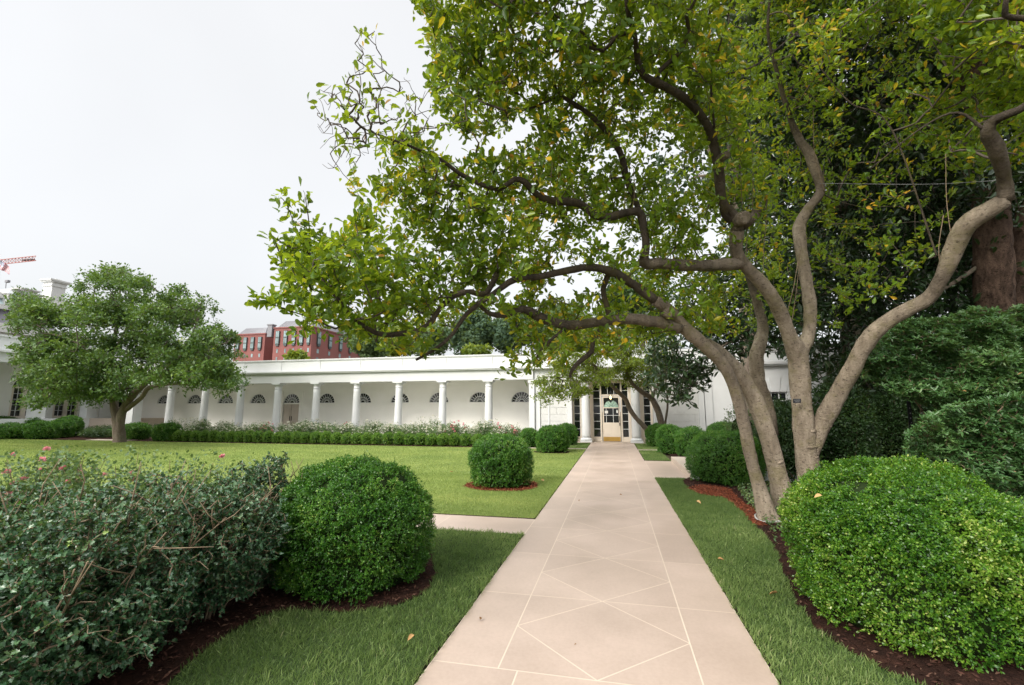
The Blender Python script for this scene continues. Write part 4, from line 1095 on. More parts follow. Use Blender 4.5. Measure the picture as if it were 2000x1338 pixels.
# ================================================================== TREES
def limb_pts(spec, step=0.09):
    """sight-line waypoints (x, y, metres ahead, thickness) -> smooth 3-D centre line and radii"""
    P = np.array([[*at(x, y, d), w / 2 * d / FPX] for x, y, d, w in spec])
    C = catmull(P, step)
    return C[:, :3], np.maximum(C[:, 3], .004)
def add_limb(mb, spec, rg, n=12, wob=.05, step=.09):
    C, R = limb_pts(spec, step)
    ln = np.cumsum(np.r_[0, np.linalg.norm(np.diff(C, axis=0), axis=1)])
    R = R * (1 + .05 * np.sin(ln * 7 + rg.uniform(0, 6)) * np.sin(ln * 2.3) + .012 * rg.normal(size=len(R)))
    j = rg.normal(size=C.shape) * R[:, None] * .02
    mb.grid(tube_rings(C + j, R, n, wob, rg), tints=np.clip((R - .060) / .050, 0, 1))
    return C, R
def grow(nodes, sk, stub=None):
    """joins every leaf cluster to the nearest wood already grown; returns parent point and subtree sizes"""
    n = len(nodes)
    d0 = np.array([np.min(np.sum((sk - p) ** 2, 1)) for p in nodes])
    order = np.argsort(d0)
    pts = np.vstack([sk, np.zeros((n, 3))]); m = len(sk); idx = np.full(n + m, -1)
    par = np.full(n, -1); A = np.zeros((n, 3))
    cur = m
    for i in order:
        d = np.sum((pts[:cur] - nodes[i]) ** 2, 1)
        j = int(np.argmin(d)); A[i] = pts[j]; par[i] = idx[j]
        pts[cur] = nodes[i]; idx[cur] = i; cur += 1
    cnt = np.ones(n)
    for i in order[::-1]:
        if par[i] >= 0: cnt[par[i]] += cnt[i]
    return A, par, cnt
def crown(t, nodes, sk, rg, mat, leaf, per, shape, bare=None, wid=.5, r0=.0026, rmax=.022, up=.3, spread=1.0, tint_fn=None, twigmat=None, droop=0.0, level=1.0):
    A, par, cnt = grow(nodes, sk)
    rb = np.minimum(r0 * cnt ** .42, rmax)
    ra = np.minimum(rb * 1.15, rmax)
    edges_mesh('twigs', A, nodes, ra, rb * .9, twigmat or M_TWIG, t, .035, rg, 4)
    td = nrm(nodes - A)
    perN = np.full(len(nodes), per) if bare is None else np.where(bare, rg.choice([0, 0, 0, 1, 1, 2], len(nodes)), per)
    idx = np.repeat(np.arange(len(nodes)), perN)
    n = len(idx)
    back = rg.uniform(0, 1, n) ** 1.5
    L = leaf * rg.uniform(.65, 1.25, n)
    PP = nodes[idx] - td[idx] * (back * leaf * 1.6)[:, None] + rg.normal(size=(n, 3)) * leaf * .35 * spread
    DD = nrm(td[idx] * .55 + rg.normal(size=(n, 3)) * .8 + np.array([0, 0, up - droop]))
    NN = nrm(rg.normal(size=(n, 3)) * .6 + np.array([0, 0, level]))
    base = vnoise(nodes, 1.1, 5) * .55 + rg.normal(size=len(nodes)) * .10
    tint = np.clip(base[idx] + rg.normal(size=n) * .13, 0, .84)
    if tint_fn is not None: tint = tint_fn(tint, PP, rg)
    leaf_mesh('foliage', PP, DD, NN, L, L * wid, tint, mat, shape, t)
def sample_poly(poly, n, rg, holes=()):
    poly = np.array(poly); lo, hi = poly.min(0), poly.max(0)
    X, Y = [], []; tot = 0
    while tot < n:
        x = rg.uniform(lo[0], hi[0], n * 2); y = rg.uniform(lo[1], hi[1], n * 2)
        k = in_poly(x, y, poly)
        for (cx, cy, rx_, ry_, pr) in holes:
            k &= ~((((x - cx) / rx_) ** 2 + ((y - cy) / ry_) ** 2 < 1) & (rg.uniform(size=len(x)) < pr))
        X.append(x[k]); Y.append(y[k]); tot += k.sum()
    return np.concatenate(X)[:n], np.concatenate(Y)[:n]
def to_px(P):
    v = P - CAM; z = v @ FW
    return np.stack([1000 + FPX * (v @ RT) / z, 669 - FPX * (v @ UP) / z, z], 1)

def clumps(centres, per, rx_, rz_, rg):
    k = len(centres); n = k * per
    d = nrm(rg.normal(size=(n, 3))) * (rg.uniform(0, 1, (n, 1)) ** .45)
    s = np.repeat(rg.uniform(.6, 1.35, (k, 1)), per, 0)
    return np.repeat(centres, per, 0) + d * s * np.array([rx_, rx_, rz_])
# ---- the big multi-stemmed magnolia right of the path
rg = np.random.default_rng(21)
mg = thing('saucer_magnolia', 'large multi-stemmed magnolia with pale trunks and yellowing leaves arching over the path', 'tree', (2.9, 8.2, 0))
SA = [(1506, 1030, 6.63, 60), (1500, 1012, 6.66, 44), (1495, 995, 6.70, 38), (1484, 955, 6.75, 32), (1468, 900, 6.8, 29), (1452, 822, 6.85, 28), (1437, 765, 6.85, 28), (1414, 714, 6.8, 29), (1375, 674, 6.7, 31), (1337, 641, 6.6, 31), (1309, 608, 6.5, 29), (1278, 585, 6.4, 26), (1240, 558, 6.3, 25), (1195, 531, 6.1, 23), (1150, 522, 6.0, 21), (1100, 530, 5.9, 19), (1050, 541, 5.8, 19), (1005, 546, 5.7, 18), (975, 566, 5.6, 16), (952, 582, 5.5, 14), (912, 613, 5.4, 12), (880, 657, 5.3, 10), (842, 687, 5.2, 8), (812, 703, 5.15, 7)]
SB = [(1550, 1040, 7.2, 78), (1538, 1005, 7.2, 52), (1520, 930, 7.2, 40), (1508, 880, 7.2, 38), (1490, 822, 7.25, 36), (1470, 772, 7.3, 35), (1440, 727, 7.25, 35), (1408, 694, 7.1, 33), (1380, 672, 6.9, 28)]
SCt = [(1588, 1040, 7.6, 74), (1583, 1000, 7.6, 62), (1579, 930, 7.6, 53), (1572, 850, 7.6, 50), (1565, 780, 7.6, 48), (1561, 722, 7.6, 48), (1557, 690, 7.55, 46), (1541, 655, 7.4, 36), (1528, 620, 7.3, 35), (1508, 580, 7.1, 33), (1482, 547, 7.0, 32), (1456, 520, 6.9, 31), (1438, 490, 6.8, 30), (1440, 450, 6.7, 34), (1432, 418, 6.6, 26), (1410, 392, 6.5, 21), (1404, 330, 6.3, 21), (1396, 290, 6.2, 21), (1380, 242, 6.0, 19), (1342, 196, 5.8, 18), (1300, 170, 5.6, 18), (1257, 147, 5.5, 16), (1245, 115, 5.4, 14), (1240, 70, 5.2, 11), (1228, 30, 5.0, 10), (1222, -10, 4.9, 9), (1215, -90, 4.8, 7), (1190, -220, 4.7, 4)]
SD = [(1578, 905, 7.6, 30), (1590, 865, 7.6, 38), (1612, 815, 7.5, 42), (1641, 762, 7.3, 39), (1665, 720, 7.1, 38), (1690, 672, 6.9, 37), (1722, 636, 6.7, 36), (1770, 606, 6.5, 34), (1815, 580, 6.3, 33), (1841, 540, 6.1, 31), (1862, 490, 6.0, 31), (1887, 440, 5.8, 34), (1930, 411, 5.6, 33), (1963, 391, 5.5, 30), (1962, 350, 5.4, 26), (1945, 290, 5.2, 28), (1928, 255, 5.1, 26), (1950, 230, 5.0, 20), (1990, 215, 4.8, 17), (2040, 170, 4.7, 12), (2100, 60, 4.6, 7)]
SA = [(x, y, d, w * (.80 if w < 36 else .92)) for x, y, d, w in SA]
SCt = [(x, y, d, w * (.76 if y > 400 else .95)) for x, y, d, w in SCt]
SD = [(x, y, d, w * (.80 if y > 500 else 1.0)) for x, y, d, w in SD]
SB = [(x, y, d, w * .87) for x, y, d, w in SB]
sk = []
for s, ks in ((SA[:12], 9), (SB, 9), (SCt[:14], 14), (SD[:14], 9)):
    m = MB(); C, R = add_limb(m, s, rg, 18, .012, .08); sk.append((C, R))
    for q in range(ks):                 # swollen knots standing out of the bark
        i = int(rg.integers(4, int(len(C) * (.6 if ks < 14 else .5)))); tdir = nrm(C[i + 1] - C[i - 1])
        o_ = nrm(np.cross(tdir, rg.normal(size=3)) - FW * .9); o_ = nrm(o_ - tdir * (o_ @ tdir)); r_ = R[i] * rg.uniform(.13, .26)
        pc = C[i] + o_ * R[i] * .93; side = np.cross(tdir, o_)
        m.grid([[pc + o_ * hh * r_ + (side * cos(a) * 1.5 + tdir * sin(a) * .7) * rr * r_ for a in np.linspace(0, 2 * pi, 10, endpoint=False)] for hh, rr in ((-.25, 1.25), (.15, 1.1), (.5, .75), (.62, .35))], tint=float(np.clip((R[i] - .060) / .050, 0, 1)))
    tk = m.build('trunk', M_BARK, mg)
LIMBS = [SA[11:], SCt[13:], SD[13:],
 [(1325, 640, 6.58, 28), (1290, 630, 6.5, 25), (1230, 623, 6.4, 23), (1170, 629, 6.3, 22), (1110, 635, 6.1, 21), (1060, 622, 6.0, 19), (1022, 604, 5.9, 18), (985, 615, 5.8, 14), (955, 612, 5.7, 10), (930, 590, 5.6, 6)],
 [(1192, 622, 6.35, 14), (1183, 590, 6.3, 12), (1178, 565, 6.25, 12), (1188, 536, 6.15, 12)],
 [(1180, 632, 6.3, 12), (1158, 668, 6.3, 10), (1156, 686, 6.3, 12), (1130, 708, 6.3, 10), (1118, 722, 6.3, 8), (1112, 738, 6.3, 4)],
 [(1108, 638, 6.1, 6), (1076, 664, 6.0, 6), (1055, 685, 6.0, 5), (1048, 700, 6.0, 3)],
 [(1448, 514, 6.9, 28), (1400, 518, 6.7, 26), (1340, 518, 6.6, 25), (1290, 514, 6.5, 24), (1259, 514, 6.4, 22), (1262, 480, 6.3, 18), (1258, 450, 6.25, 18), (1250, 416, 6.2, 17), (1225, 415, 6.1, 17), (1180, 425, 6.0, 18), (1150, 411, 5.9, 18), (1130, 397, 5.8, 17), (1080, 392, 5.6, 16), (1050, 381, 5.5, 15), (1026, 356, 5.4, 13), (1005, 350, 5.35, 12), (980, 368, 5.3, 11), (955, 366, 5.2, 10), (900, 340, 5.1, 9), (860, 311, 5.0, 8), (830, 298, 4.9, 7), (790, 281, 4.8, 6), (750, 268, 4.8, 4.5), (712, 252, 4.8, 3)],
 [(1250, 418, 6.2, 12), (1240, 390, 6.2, 13), (1222, 345, 6.1, 15), (1212, 300, 6.0, 13), (1180, 251, 5.9, 12), (1135, 211, 5.8, 10), (1095, 186, 5.7, 8), (1080, 160, 5.6, 5)],
 [(1095, 187, 5.7, 5), (1050, 206, 5.6, 5), (1018, 216, 5.5, 4), (985, 208, 5.4, 3)],
 [(978, 366, 5.3, 7), (958, 322, 5.3, 6), (930, 305, 5.2, 5), (935, 280, 5.2, 3)],
 [(1287, 160, 5.6, 10), (1287, 140, 5.6, 10), (1330, 100, 5.5, 9), (1345, 56, 5.4, 8), (1340, 30, 5.3, 7), (1358, 0, 5.2, 6), (1370, -90, 5.1, 5)],
 [(1240, 58, 5.2, 8), (1200, 75, 5.2, 9), (1178, 99, 5.2, 8), (1130, 88, 5.1, 6), (1070, 106, 5.0, 4)],
 [(1165, 92, 5.2, 5), (1125, 55, 5.1, 5), (1080, 52, 5.0, 3)],
 [(972, 532, 5.7, 13), (948, 574, 5.6, 13), (920, 570, 5.5, 12), (888, 577, 5.4, 13), (858, 604, 5.3, 12), (834, 637, 5.2, 12), (793, 650, 5.1, 12), (750, 654, 5.0, 11), (717, 641, 4.9, 9), (685, 617, 4.8, 8), (660, 584, 4.75, 8), (640, 562, 4.7, 7), (627, 541, 4.7, 6), (606, 500, 4.6, 4), (604, 440, 4.55, 2.5), (596, 385, 4.5, 1.6)],
 [(690, 622, 4.8, 5), (655, 642, 4.75, 4), (620, 625, 4.7, 3), (560, 605, 4.6, 2.4), (505, 585, 4.5, 1.8)],
 [(607, 505, 4.6, 3), (580, 450, 4.55, 2.4), (560, 400, 4.5, 1.6), (548, 385, 4.5, 1.2)],
 [(1562, 690, 7.6, 30), (1580, 650, 7.7, 26), (1582, 600, 7.8, 25), (1575, 550, 7.9, 24), (1565, 490, 8.0, 24), (1562, 440, 8.1, 24), (1580, 406, 8.1, 19), (1602, 376, 8.2, 19), (1596, 340, 8.2, 21), (1580, 300, 8.2, 20), (1560, 270, 8.2, 16), (1540, 220, 8.2, 11), (1520, 150, 8.2, 8), (1500, 60, 8.0, 6), (1510, -60, 7.8, 4)],
 [(1512, 850, 8.2, 18), (1500, 790, 8.4, 22), (1480, 735, 8.5, 27), (1478, 690, 8.5, 28), (1490, 640, 8.6, 22), (1470, 560, 8.6, 16), (1440, 470, 8.5, 10)],
 [(2060, 60, 4.4, 12), (2000, 36, 4.4, 12), (1963, 30, 4.4, 11), (1970, -20, 4.3, 8)],
 [(1450, 440, 6.7, 24), (1472, 424, 6.75, 22), (1478, 412, 6.75, 20)],
 [(1440, 440, 6.7, 14), (1416, 420, 6.6, 16), (1412, 395, 6.5, 16)],
 [(1830, 500, 6.05, 4), (1740, 250, 6.4, 3), (1660, 200, 6.6, 3), (1600, 130, 6.8, 2)],
 [(1925, 255, 5.1, 8), (1870, 220, 5.2, 5), (1800, 250, 5.3, 3.5), (1700, 330, 5.6, 2.5)],
 [(1395, 250, 6.0, 5), (1390, 150, 5.9, 4), (1420, 40, 5.7, 3), (1440, -80, 5.5, 2)],
 [(1350, 196, 5.8, 5), (1380, 155, 5.7, 4), (1470, 130, 5.6, 3), (1560, 60, 5.5, 2)],
]
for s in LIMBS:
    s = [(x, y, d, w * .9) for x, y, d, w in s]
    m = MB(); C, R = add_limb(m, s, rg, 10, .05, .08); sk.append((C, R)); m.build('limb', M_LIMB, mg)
# old pruning stubs and knots on the wood
for (x, y, d, w, dx, dy) in ((1305, 612, 6.42, 20, -.4, .0), (1410, 308, 6.15, 14, .5, 0), (1448, 428, 6.55, 26, .15, -.05)):
    c = at(x, y, d); e_ = c - FW * .10 + RT * dx * .06 + UP * dy * .06; r_ = w / 2 * d / FPX
    m = MB(); m.grid([np.array(q) for q in tube_rings(np.array([c + FW * .12, c, e_, e_ + (e_ - c) * .05]), np.array([r_ * 1.2, r_ * 1.1, r_, r_ * .62]), 12)])
    m.build('pruning_stub', M_LIMB, mg)
CROWN = [(818, -330), (812, 10), (840, 60), (826, 110), (848, 190), (872, 255), (985, 262), (1012, 225), (1050, 225), (1052, 262), (1000, 300), (940, 298), (880, 315), (800, 268), (735, 285), (750, 310), (800, 325), (750, 345), (690, 368), (702, 412), (688, 445), (640, 455), (575, 470), (540, 470), (560, 560), (520, 590), (600, 605), (600, 640), (640, 625), (690, 645), (690, 665), (765, 685), (820, 688), (870, 660), (905, 625), (960, 598), (1010, 640), (990, 712), (1010, 726), (1060, 705), (1090, 720), (1150, 705), (1220, 690), (1320, 650), (1420, 655), (1480, 640), (1560, 620), (1640, 640), (1700, 600), (1760, 560), (1830, 480), (1860, 400), (1930, 330), (2080, 300), (2080, -330)]
HOLES = [(985, 572, 30, 22, .95), (1120, 560, 55, 16, .8), (1065, 585, 40, 12, .7), (930, 640, 40, 25, .6), (1490, 600, 60, 60, .55), (1690, 520, 150, 130, .55), (1215, 575, 40, 25, .6), (1570, 480, 50, 140, .45), (1420, 470, 40, 60, .5), (1050, 300, 30, 20, .5), (900, 300, 50, 12, .6), (720, 400, 30, 20, .3), (1440, 720, 60, 60, .9), (1900, 420, 120, 90, .6), (1740, 260, 260, 190, .4), (1800, 380, 160, 90, .5)]
SKP = np.vstack([c for c, r in sk]); SKR = np.concatenate([r for c, r in sk])
spx = to_px(SKP)
X, Y = sample_poly(CROWN, 10800, rg, HOLES)
def depth_from_wood(X, Y, lo, hi):
    D = np.empty(len(X))
    for i, (x, y) in enumerate(zip(X, Y)):
        q = (spx[:, 0] - x) ** 2 + (spx[:, 1] - y) ** 2
        j = np.argpartition(q, 12)[:12]; D[i] = spx[j, 2].mean()
    return D + rg.triangular(lo, 0.15, hi, len(X))
D = depth_from_wood(X, Y, -.75, 2.1) + np.clip((X - 1480) / 250, 0, 1) * .9
D = np.maximum(D, 3.6)
for i in range(len(X)):                     # leave the faces of the big limbs mostly clear of leaves
    q = (spx[:, 0] - X[i]) ** 2 + (spx[:, 1] - Y[i]) ** 2
    j = int(np.argmin(q))
    if q[j] < 26 ** 2 and SKR[j] > .022 and D[i] < spx[j, 2] + .15 and rg.uniform() < .7: D[i] = spx[j, 2] + rg.uniform(.25, 1.4)
nodes = np.array([at(x, y, d) for x, y, d in zip(X, Y, D)])
nodes = nodes[vnoise(nodes, 1.7, 77) + rg.uniform(-.12, .12, len(nodes)) > .345]      # leaf clumps with air between them
# hand-set leafy tips that make the outline, and the nearly bare spray at the upper left
tips = [(548, 385, 4.5), (560, 395, 4.5), (592, 372, 4.5), (598, 400, 4.5), (575, 430, 4.5), (600, 440, 4.55), (556, 415, 4.5), (533, 462, 4.5), (540, 480, 4.5), (550, 505, 4.55), (552, 530, 4.6), (495, 585, 4.45), (510, 578, 4.5), (525, 590, 4.5), (545, 600, 4.55), (560, 610, 4.6), (578, 655, 4.6), (590, 648, 4.6), (600, 640, 4.65), (640, 650, 4.7), (680, 660, 4.8), (610, 470, 4.6), (590, 480, 4.6), (625, 455, 4.6), (650, 470, 4.7), (820, 12, 4.8), (826, 5, 4.8), (985, 728, 5.9), (1035, 715, 6.0), (1020, 735, 6.0), (690, 360, 5.2), (700, 380, 5.2)]
nodes = np.vstack([nodes, [at(*q) for q in tips]])
spray = [(705, 60), (715, 50), (730, 60), (700, 85), (712, 110), (735, 95), (695, 120), (722, 135), (745, 110), (680, 140), (705, 165), (735, 160), (665, 180), (690, 195), (715, 190), (740, 190), (765, 150), (790, 155), (640, 180), (625, 175), (612, 200), (620, 225), (640, 205), (655, 225), (680, 225), (700, 235), (635, 250), (650, 262), (668, 285), (640, 318), (660, 325), (690, 325), (625, 290), (645, 300), (760, 215), (775, 235), (800, 185), (820, 190), (830, 188), (790, 210), (812, 225), (780, 160), (740, 225), (720, 245), (735, 262), (700, 275), (720, 300), (745, 290), (770, 250), (690, 300), (675, 250), (665, 205), (725, 210), (750, 240), (708, 215), (660, 245), (840, 225), (825, 250), (850, 250), (800, 260), (680, 170), (650, 195), (725, 80), (742, 130), (755, 170), (712, 140), (690, 150), (672, 160), (698, 178), (722, 175), (745, 200), (733, 240), (715, 265), (690, 265), (655, 275), (635, 230), (630, 205)]
_sx, _sy = sample_poly([(700, 45), (735, 60), (745, 110), (768, 140), (750, 175), (790, 150), (838, 180), (850, 250), (800, 272), (745, 300), (700, 322), (640, 332), (625, 318), (662, 290), (628, 270), (608, 210), (592, 196), (640, 170), (690, 130), (690, 80)], 240, rg)
spray = spray + list(zip(_sx, _sy))
spn = np.array([at(x, y, 4.75 + rg.uniform(-.25, .25)) for x, y in spray])
nall = np.vstack([nodes, spn]); bare = np.r_[np.zeros(len(nodes), bool), np.ones(len(spn), bool)]
skin = SKP[SKR < .085]
def mag_tint(t, P, rg_):
    n = len(t)
    yel = vnoise(P, 1.3, 31)
    pr = np.clip(.03 + (yel - .42) * .55, .02, .4)
    u = rg_.uniform(size=n) < pr
    return np.where(u, rg_.uniform(.80, 1.0, n), t)
crown(mg, nall, skin, rg, F_MAG, .102, 10, LEAF_OBOVATE, bare, .50, r0=.0023, rmax=.016, up=.35, tint_fn=mag_tint, level=.55)
# straight pale water shoots rising from the limbs
for x, y, d, h in ((1075, 392, 5.6, 75), (1100, 398, 5.7, 60), (1125, 396, 5.8, 85), (1148, 408, 5.9, 90), (1168, 422, 5.9, 80), (1220, 414, 6.1, 100), (1235, 414, 6.1, 85), (1450, 412, 6.7, 140), (1470, 410, 6.75, 170), (1458, 500, 6.85, 120), (1490, 545, 7.0, 130), (1535, 620, 7.3, 110), (1545, 640, 7.4, 150), (1060, 386, 5.5, 50), (1385, 250, 6.0, 110), (1398, 300, 6.2, 90), (1610, 375, 8.1, 160), (1862, 490, 6.0, 190), (1840, 540, 6.1, 120)):
    b_ = at(x, y, d); q = at(x + rg.uniform(-25, 25), y - h, d + rg.uniform(-.1, .1)); mid = (b_ + q) / 2 + rg.normal(size=3) * .04
    m = MB(); m.tube(catmull([b_, mid, q], .08), .0048, 5); m.build('water_shoot', M_STEM, mg)
# name plate fixed on the trunk, hose ring at its foot
pl = thing('plant_label', 'small dark engraved plate fixed on the middle magnolia trunk', 'plaque', tuple(at(1562, 783, 7.38)))
c = at(1557, 783, 7.36)
m = MB(); q = [c + RT * sx * .062 + UP * sz * .034 for sx, sz in ((-1, -1), (1, -1), (1, 1), (-1, 1))]
m.grid([q, [p + FW * .006 for p in q]], smooth=False); m.build('plate', simple('dark_plaque', (0.018, 0.02, 0.03), 0.4), pl)
m = MB()
for k, (wd) in enumerate((.044, .05, .036)):
    zz = .016 - k * .016
    for s in range(5):
        a0 = -wd + 2 * wd * s / 5; m.bar(c - FW * .0025 + RT * a0 + UP * zz, c - FW * .0025 + RT * (a0 + wd * .3) + UP * zz, .004, .002)
m.build('engraving', M_PAPER, pl)
m = MB(); hc = np.array([2.28, 7.62, .05])
m.tube([hc + np.array([.30 * cos(a), .26 * sin(a), .02 * sin(3 * a)]) for a in np.linspace(2.2, 6.6, 30)], .012, 8)
tag(m.build('irrigation_tube', M_PLASTIC), 'pale plastic irrigation tube curled round the foot of the thin trunk', 'tube')

# ---- small yellowing magnolia before the entrance
rg = np.random.default_rng(33)
t2 = thing('small_magnolia', 'small magnolia with leaning trunk and fine yellowing leaves shading the entrance door', 'tree', tuple(gnd(1290, 868, 0)))
sk2 = []
for s in ([(1276, 866, 21.3, 11), (1262, 838, 21.2, 10), (1240, 814, 21.0, 9), (1228, 795, 20.9, 9), (1222, 780, 20.8, 9), (1208, 766, 20.6, 8), (1190, 748, 20.2, 7), (1170, 722, 19.6, 6), (1140, 700, 19.2, 4), (1100, 690, 18.8, 2)],
          [(1298, 866, 21.3, 14), (1292, 830, 21.2, 13), (1284, 800, 21.0, 12), (1272, 778, 20.8, 11), (1252, 764, 20.5, 9), (1232, 745, 20, 7), (1215, 700, 19.6, 5), (1200, 650, 19.4, 3)],
          [(1300, 866, 21.5, 5), (1299, 830, 21.5, 4.5), (1304, 790, 21.5, 4), (1300, 740, 21.2, 3), (1290, 690, 21, 2)],
          [(1272, 778, 20.8, 8), (1290, 740, 20.6, 6), (1300, 690, 20.3, 4)]):
    m = MB(); C, R = add_limb(m, s, rg, 9, .05, .15); sk2.append(C); m.build('trunk', M_GREYBARK, t2)
X, Y = sample_poly([(1058, 768), (1050, 745), (1078, 730), (1068, 700), (1085, 665), (1110, 640), (1180, 628), (1260, 638), (1320, 655), (1330, 700), (1300, 735), (1262, 758), (1225, 752), (1200, 768), (1178, 745), (1150, 758), (1125, 776), (1090, 788), (1064, 782)], 90, rg)
nodes = np.array([at(x, y, d) for x, y, d in zip(X, Y, rg.triangular(16.8, 19.5, 21.8, len(X)))])
nodes = clumps(nodes, 26, .50, .22, rg)
crown(t2, nodes, np.vstack(sk2), rg, F_GOLD, .11, 9, LEAF_ELLIPSE, None, .48, r0=.004, rmax=.03, up=.1, spread=1.8, level=.35)

# ---- garden tree at the left before the colonnade corner
rg = np.random.default_rng(35)
ZT = 23.4
base = gnd(229, 862, 0)
t3 = thing('garden_tree', 'broad green magnolia tree standing in the hedge before the left wing', 'tree', tuple(at(230, 868, ZT)))
sk3 = []
for s in ([(234, 872, ZT, 22), (232, 838, ZT, 19), (222, 790, ZT, 12), (219, 740, ZT, 11), (216, 700, ZT, 9), (226, 650, ZT, 7), (232, 600, ZT, 5), (235, 555, ZT, 2)],
          [(233, 850, ZT, 17), (238, 806, ZT - .1, 14), (258, 774, ZT - .3, 13), (282, 750, ZT - .5, 11), (314, 722, ZT - .6, 9), (345, 690, ZT - .5, 7), (375, 655, ZT - .3, 5), (390, 610, ZT, 3)],
          [(246, 800, ZT - .1, 10), (275, 778, ZT - .8, 8), (292, 757, ZT - 1, 8), (335, 750, ZT - 1.4, 6), (380, 748, ZT - 1.5, 4), (420, 730, ZT - 1.5, 2)],
          [(219, 735, ZT, 7), (180, 690, ZT - 1, 6), (130, 660, ZT - 1.5, 4), (80, 650, ZT - 2, 2)],
          [(222, 780, ZT, 6), (190, 760, ZT - 1.5, 5), (140, 755, ZT - 2, 3), (80, 760, ZT - 2.2, 2)],
          [(216, 700, ZT, 6), (250, 640, ZT + 1, 5), (290, 590, ZT + 1.5, 3)], [(330, 705, ZT - .5, 5), (400, 680, ZT - .5, 4), (445, 670, ZT - .5, 2)]):
    m = MB(); C, R = add_limb(m, s, rg, 10, .05, .18); sk3.append(C); m.build('trunk' if len(sk3) < 4 else 'limb', M_GREYBARK, t3)
X, Y = sample_poly([(26, 600), (40, 585), (62, 578), (85, 592), (105, 588), (120, 600), (138, 588), (148, 560), (168, 548), (190, 548), (200, 532), (226, 530), (250, 545), (282, 550), (292, 568), (335, 566), (372, 572), (380, 600), (405, 590), (412, 625), (445, 632), (468, 665), (472, 690), (452, 710), (455, 735), (435, 765), (410, 745), (380, 748), (352, 738), (310, 735), (270, 752), (218, 765), (205, 788), (165, 785), (145, 770), (108, 780), (72, 790), (45, 768), (55, 738), (38, 700), (44, 660), (24, 640)], 190, rg, [(312, 620, 14, 8, .9), (175, 678, 10, 6, .8), (260, 690, 14, 14, .6), (330, 640, 22, 8, .6), (235, 580, 12, 14, .5), (275, 720, 20, 14, .7), (240, 760, 14, 20, .8)])
nodes = np.array([at(x, y, d) for x, y, d in zip(X, Y, rg.triangular(ZT - 4.5, ZT - .8, ZT + 3.5, len(X)))])
lx, ly = sample_poly([(45, 735), (200, 735), (330, 715), (450, 700), (440, 755), (380, 745), (300, 738), (215, 775), (200, 785), (70, 775)], 20, rg)
nodes = np.vstack([nodes, [at(x, y, d) for x, y, d in zip(lx, ly, rg.uniform(ZT - 3.8, ZT - .5, len(lx)))]])
nodes = clumps(nodes, 40, .78, .44, rg)
px_ = to_px(nodes); nodes = nodes[(px_[:, 1] < 800) & (px_[:, 0] > 15)]
crown(t3, nodes, np.vstack(sk3), rg, F_TREE, .17, 8, LEAF_SIMPLE, None, .50, r0=.004, rmax=.03, up=.0, spread=1.5, level=.7)

# ---- dark southern magnolia behind the right trunks
rg = np.random.default_rng(37)
t4 = thing('southern_magnolia', 'tall dark glossy-leaved magnolia with thick furrowed brown trunks filling the right background', 'tree', tuple(gnd(1945, 900, 0)))
sk4 = []
for s in ([(1945, 905, 10.6, 72), (1944, 760, 10.6, 66), (1942, 600, 10.6, 60), (1940, 500, 10.6, 58), (1936, 420, 10.6, 54), (1930, 340, 10.6, 48), (1915, 240, 10.6, 42), (1890, 100, 10.5, 36), (1850, -60, 10.5, 24), (1800, -300, 10.4, 8)],
          [(2003, 905, 10.9, 66), (2000, 640, 10.9, 56), (1999, 520, 10.9, 52), (2012, 440, 10.8, 48), (2040, 370, 10.7, 44), (2090, 250, 10.6, 30)],
          [(1648, 900, 12.5, 16), (1650, 700, 12.5, 15), (1648, 520, 12.5, 14), (1646, 380, 12.4, 14), (1640, 250, 12.3, 10), (1600, 100, 12, 5)],
          [(1640, 560, 12.4, 8), (1560, 600, 12.2, 7), (1470, 640, 12.2, 5), (1390, 690, 12.5, 4), (1330, 730, 13, 2.5)],
          [(1925, 300, 10.6, 12), (1820, 250, 11, 9), (1700, 200, 11.3, 6), (1560, 180, 11.4, 4)],
          [(1940, 500, 10.6, 9), (1850, 560, 10.8, 7), (1760, 600, 11, 4)]):
    m = MB(); C, R = add_limb(m, s, rg, 14, .03, .14); sk4.append(C); m.build('trunk' if len(sk4) < 4 else 'limb', M_BROWNBARK if len(sk4) < 3 else M_GREYBARK, t4)
X, Y = sample_poly([(1420, -320), (1440, 100), (1470, 330), (1430, 480), (1330, 560), (1290, 650), (1256, 720), (1262, 760), (1300, 775), (1345, 800), (1365, 770), (1400, 760), (1420, 720), (1470, 690), (1540, 690), (1620, 760), (1780, 800), (1900, 830), (2120, 830), (2120, -320)], 8600, rg, [(1650, 370, 55, 35, .6), (1925, 440, 45, 80, .25), (1900, 640, 30, 18, .5), (1530, 760, 50, 60, 1), (1995, 460, 40, 50, .2), (1410, 740, 35, 30, .6), (1320, 640, 60, 40, .3)])
D = rg.triangular(10.2, 12.2, 14.5, len(X)); D = np.where((X < 1460) & (Y > 560), rg.uniform(12, 13.8, len(X)), D)
D = np.where((np.abs(X - 1930) < 45) & (Y > 280) & (Y < 560) & (rg.uniform(size=len(X)) < .5), np.maximum(D, 11.4), D)
nodes = np.array([at(x, y, d) for x, y, d in zip(X, Y, D)])
ov_shade = np.stack([rg.uniform(2.5, 10, 1500), rg.uniform(5.5, 12, 1500), rg.uniform(9.3, 13, 1500)], 1)      # unseen overhang added to shade the smaller magnolia from above
cx_ = rg.normal(1935, 45, 70); cy_ = rg.normal(320, 60, 70)
nodes = np.vstack([nodes, ov_shade, [at(x, y, d) for x, y, d in zip(cx_, cy_, rg.uniform(9.6, 10.3, 70))]])
crown(t4, nodes, np.vstack(sk4), rg, F_DARK, .20, 10, LEAF_ELLIPSE, None, .38, r0=.004, rmax=.03, up=.15, spread=1.2, level=.45)

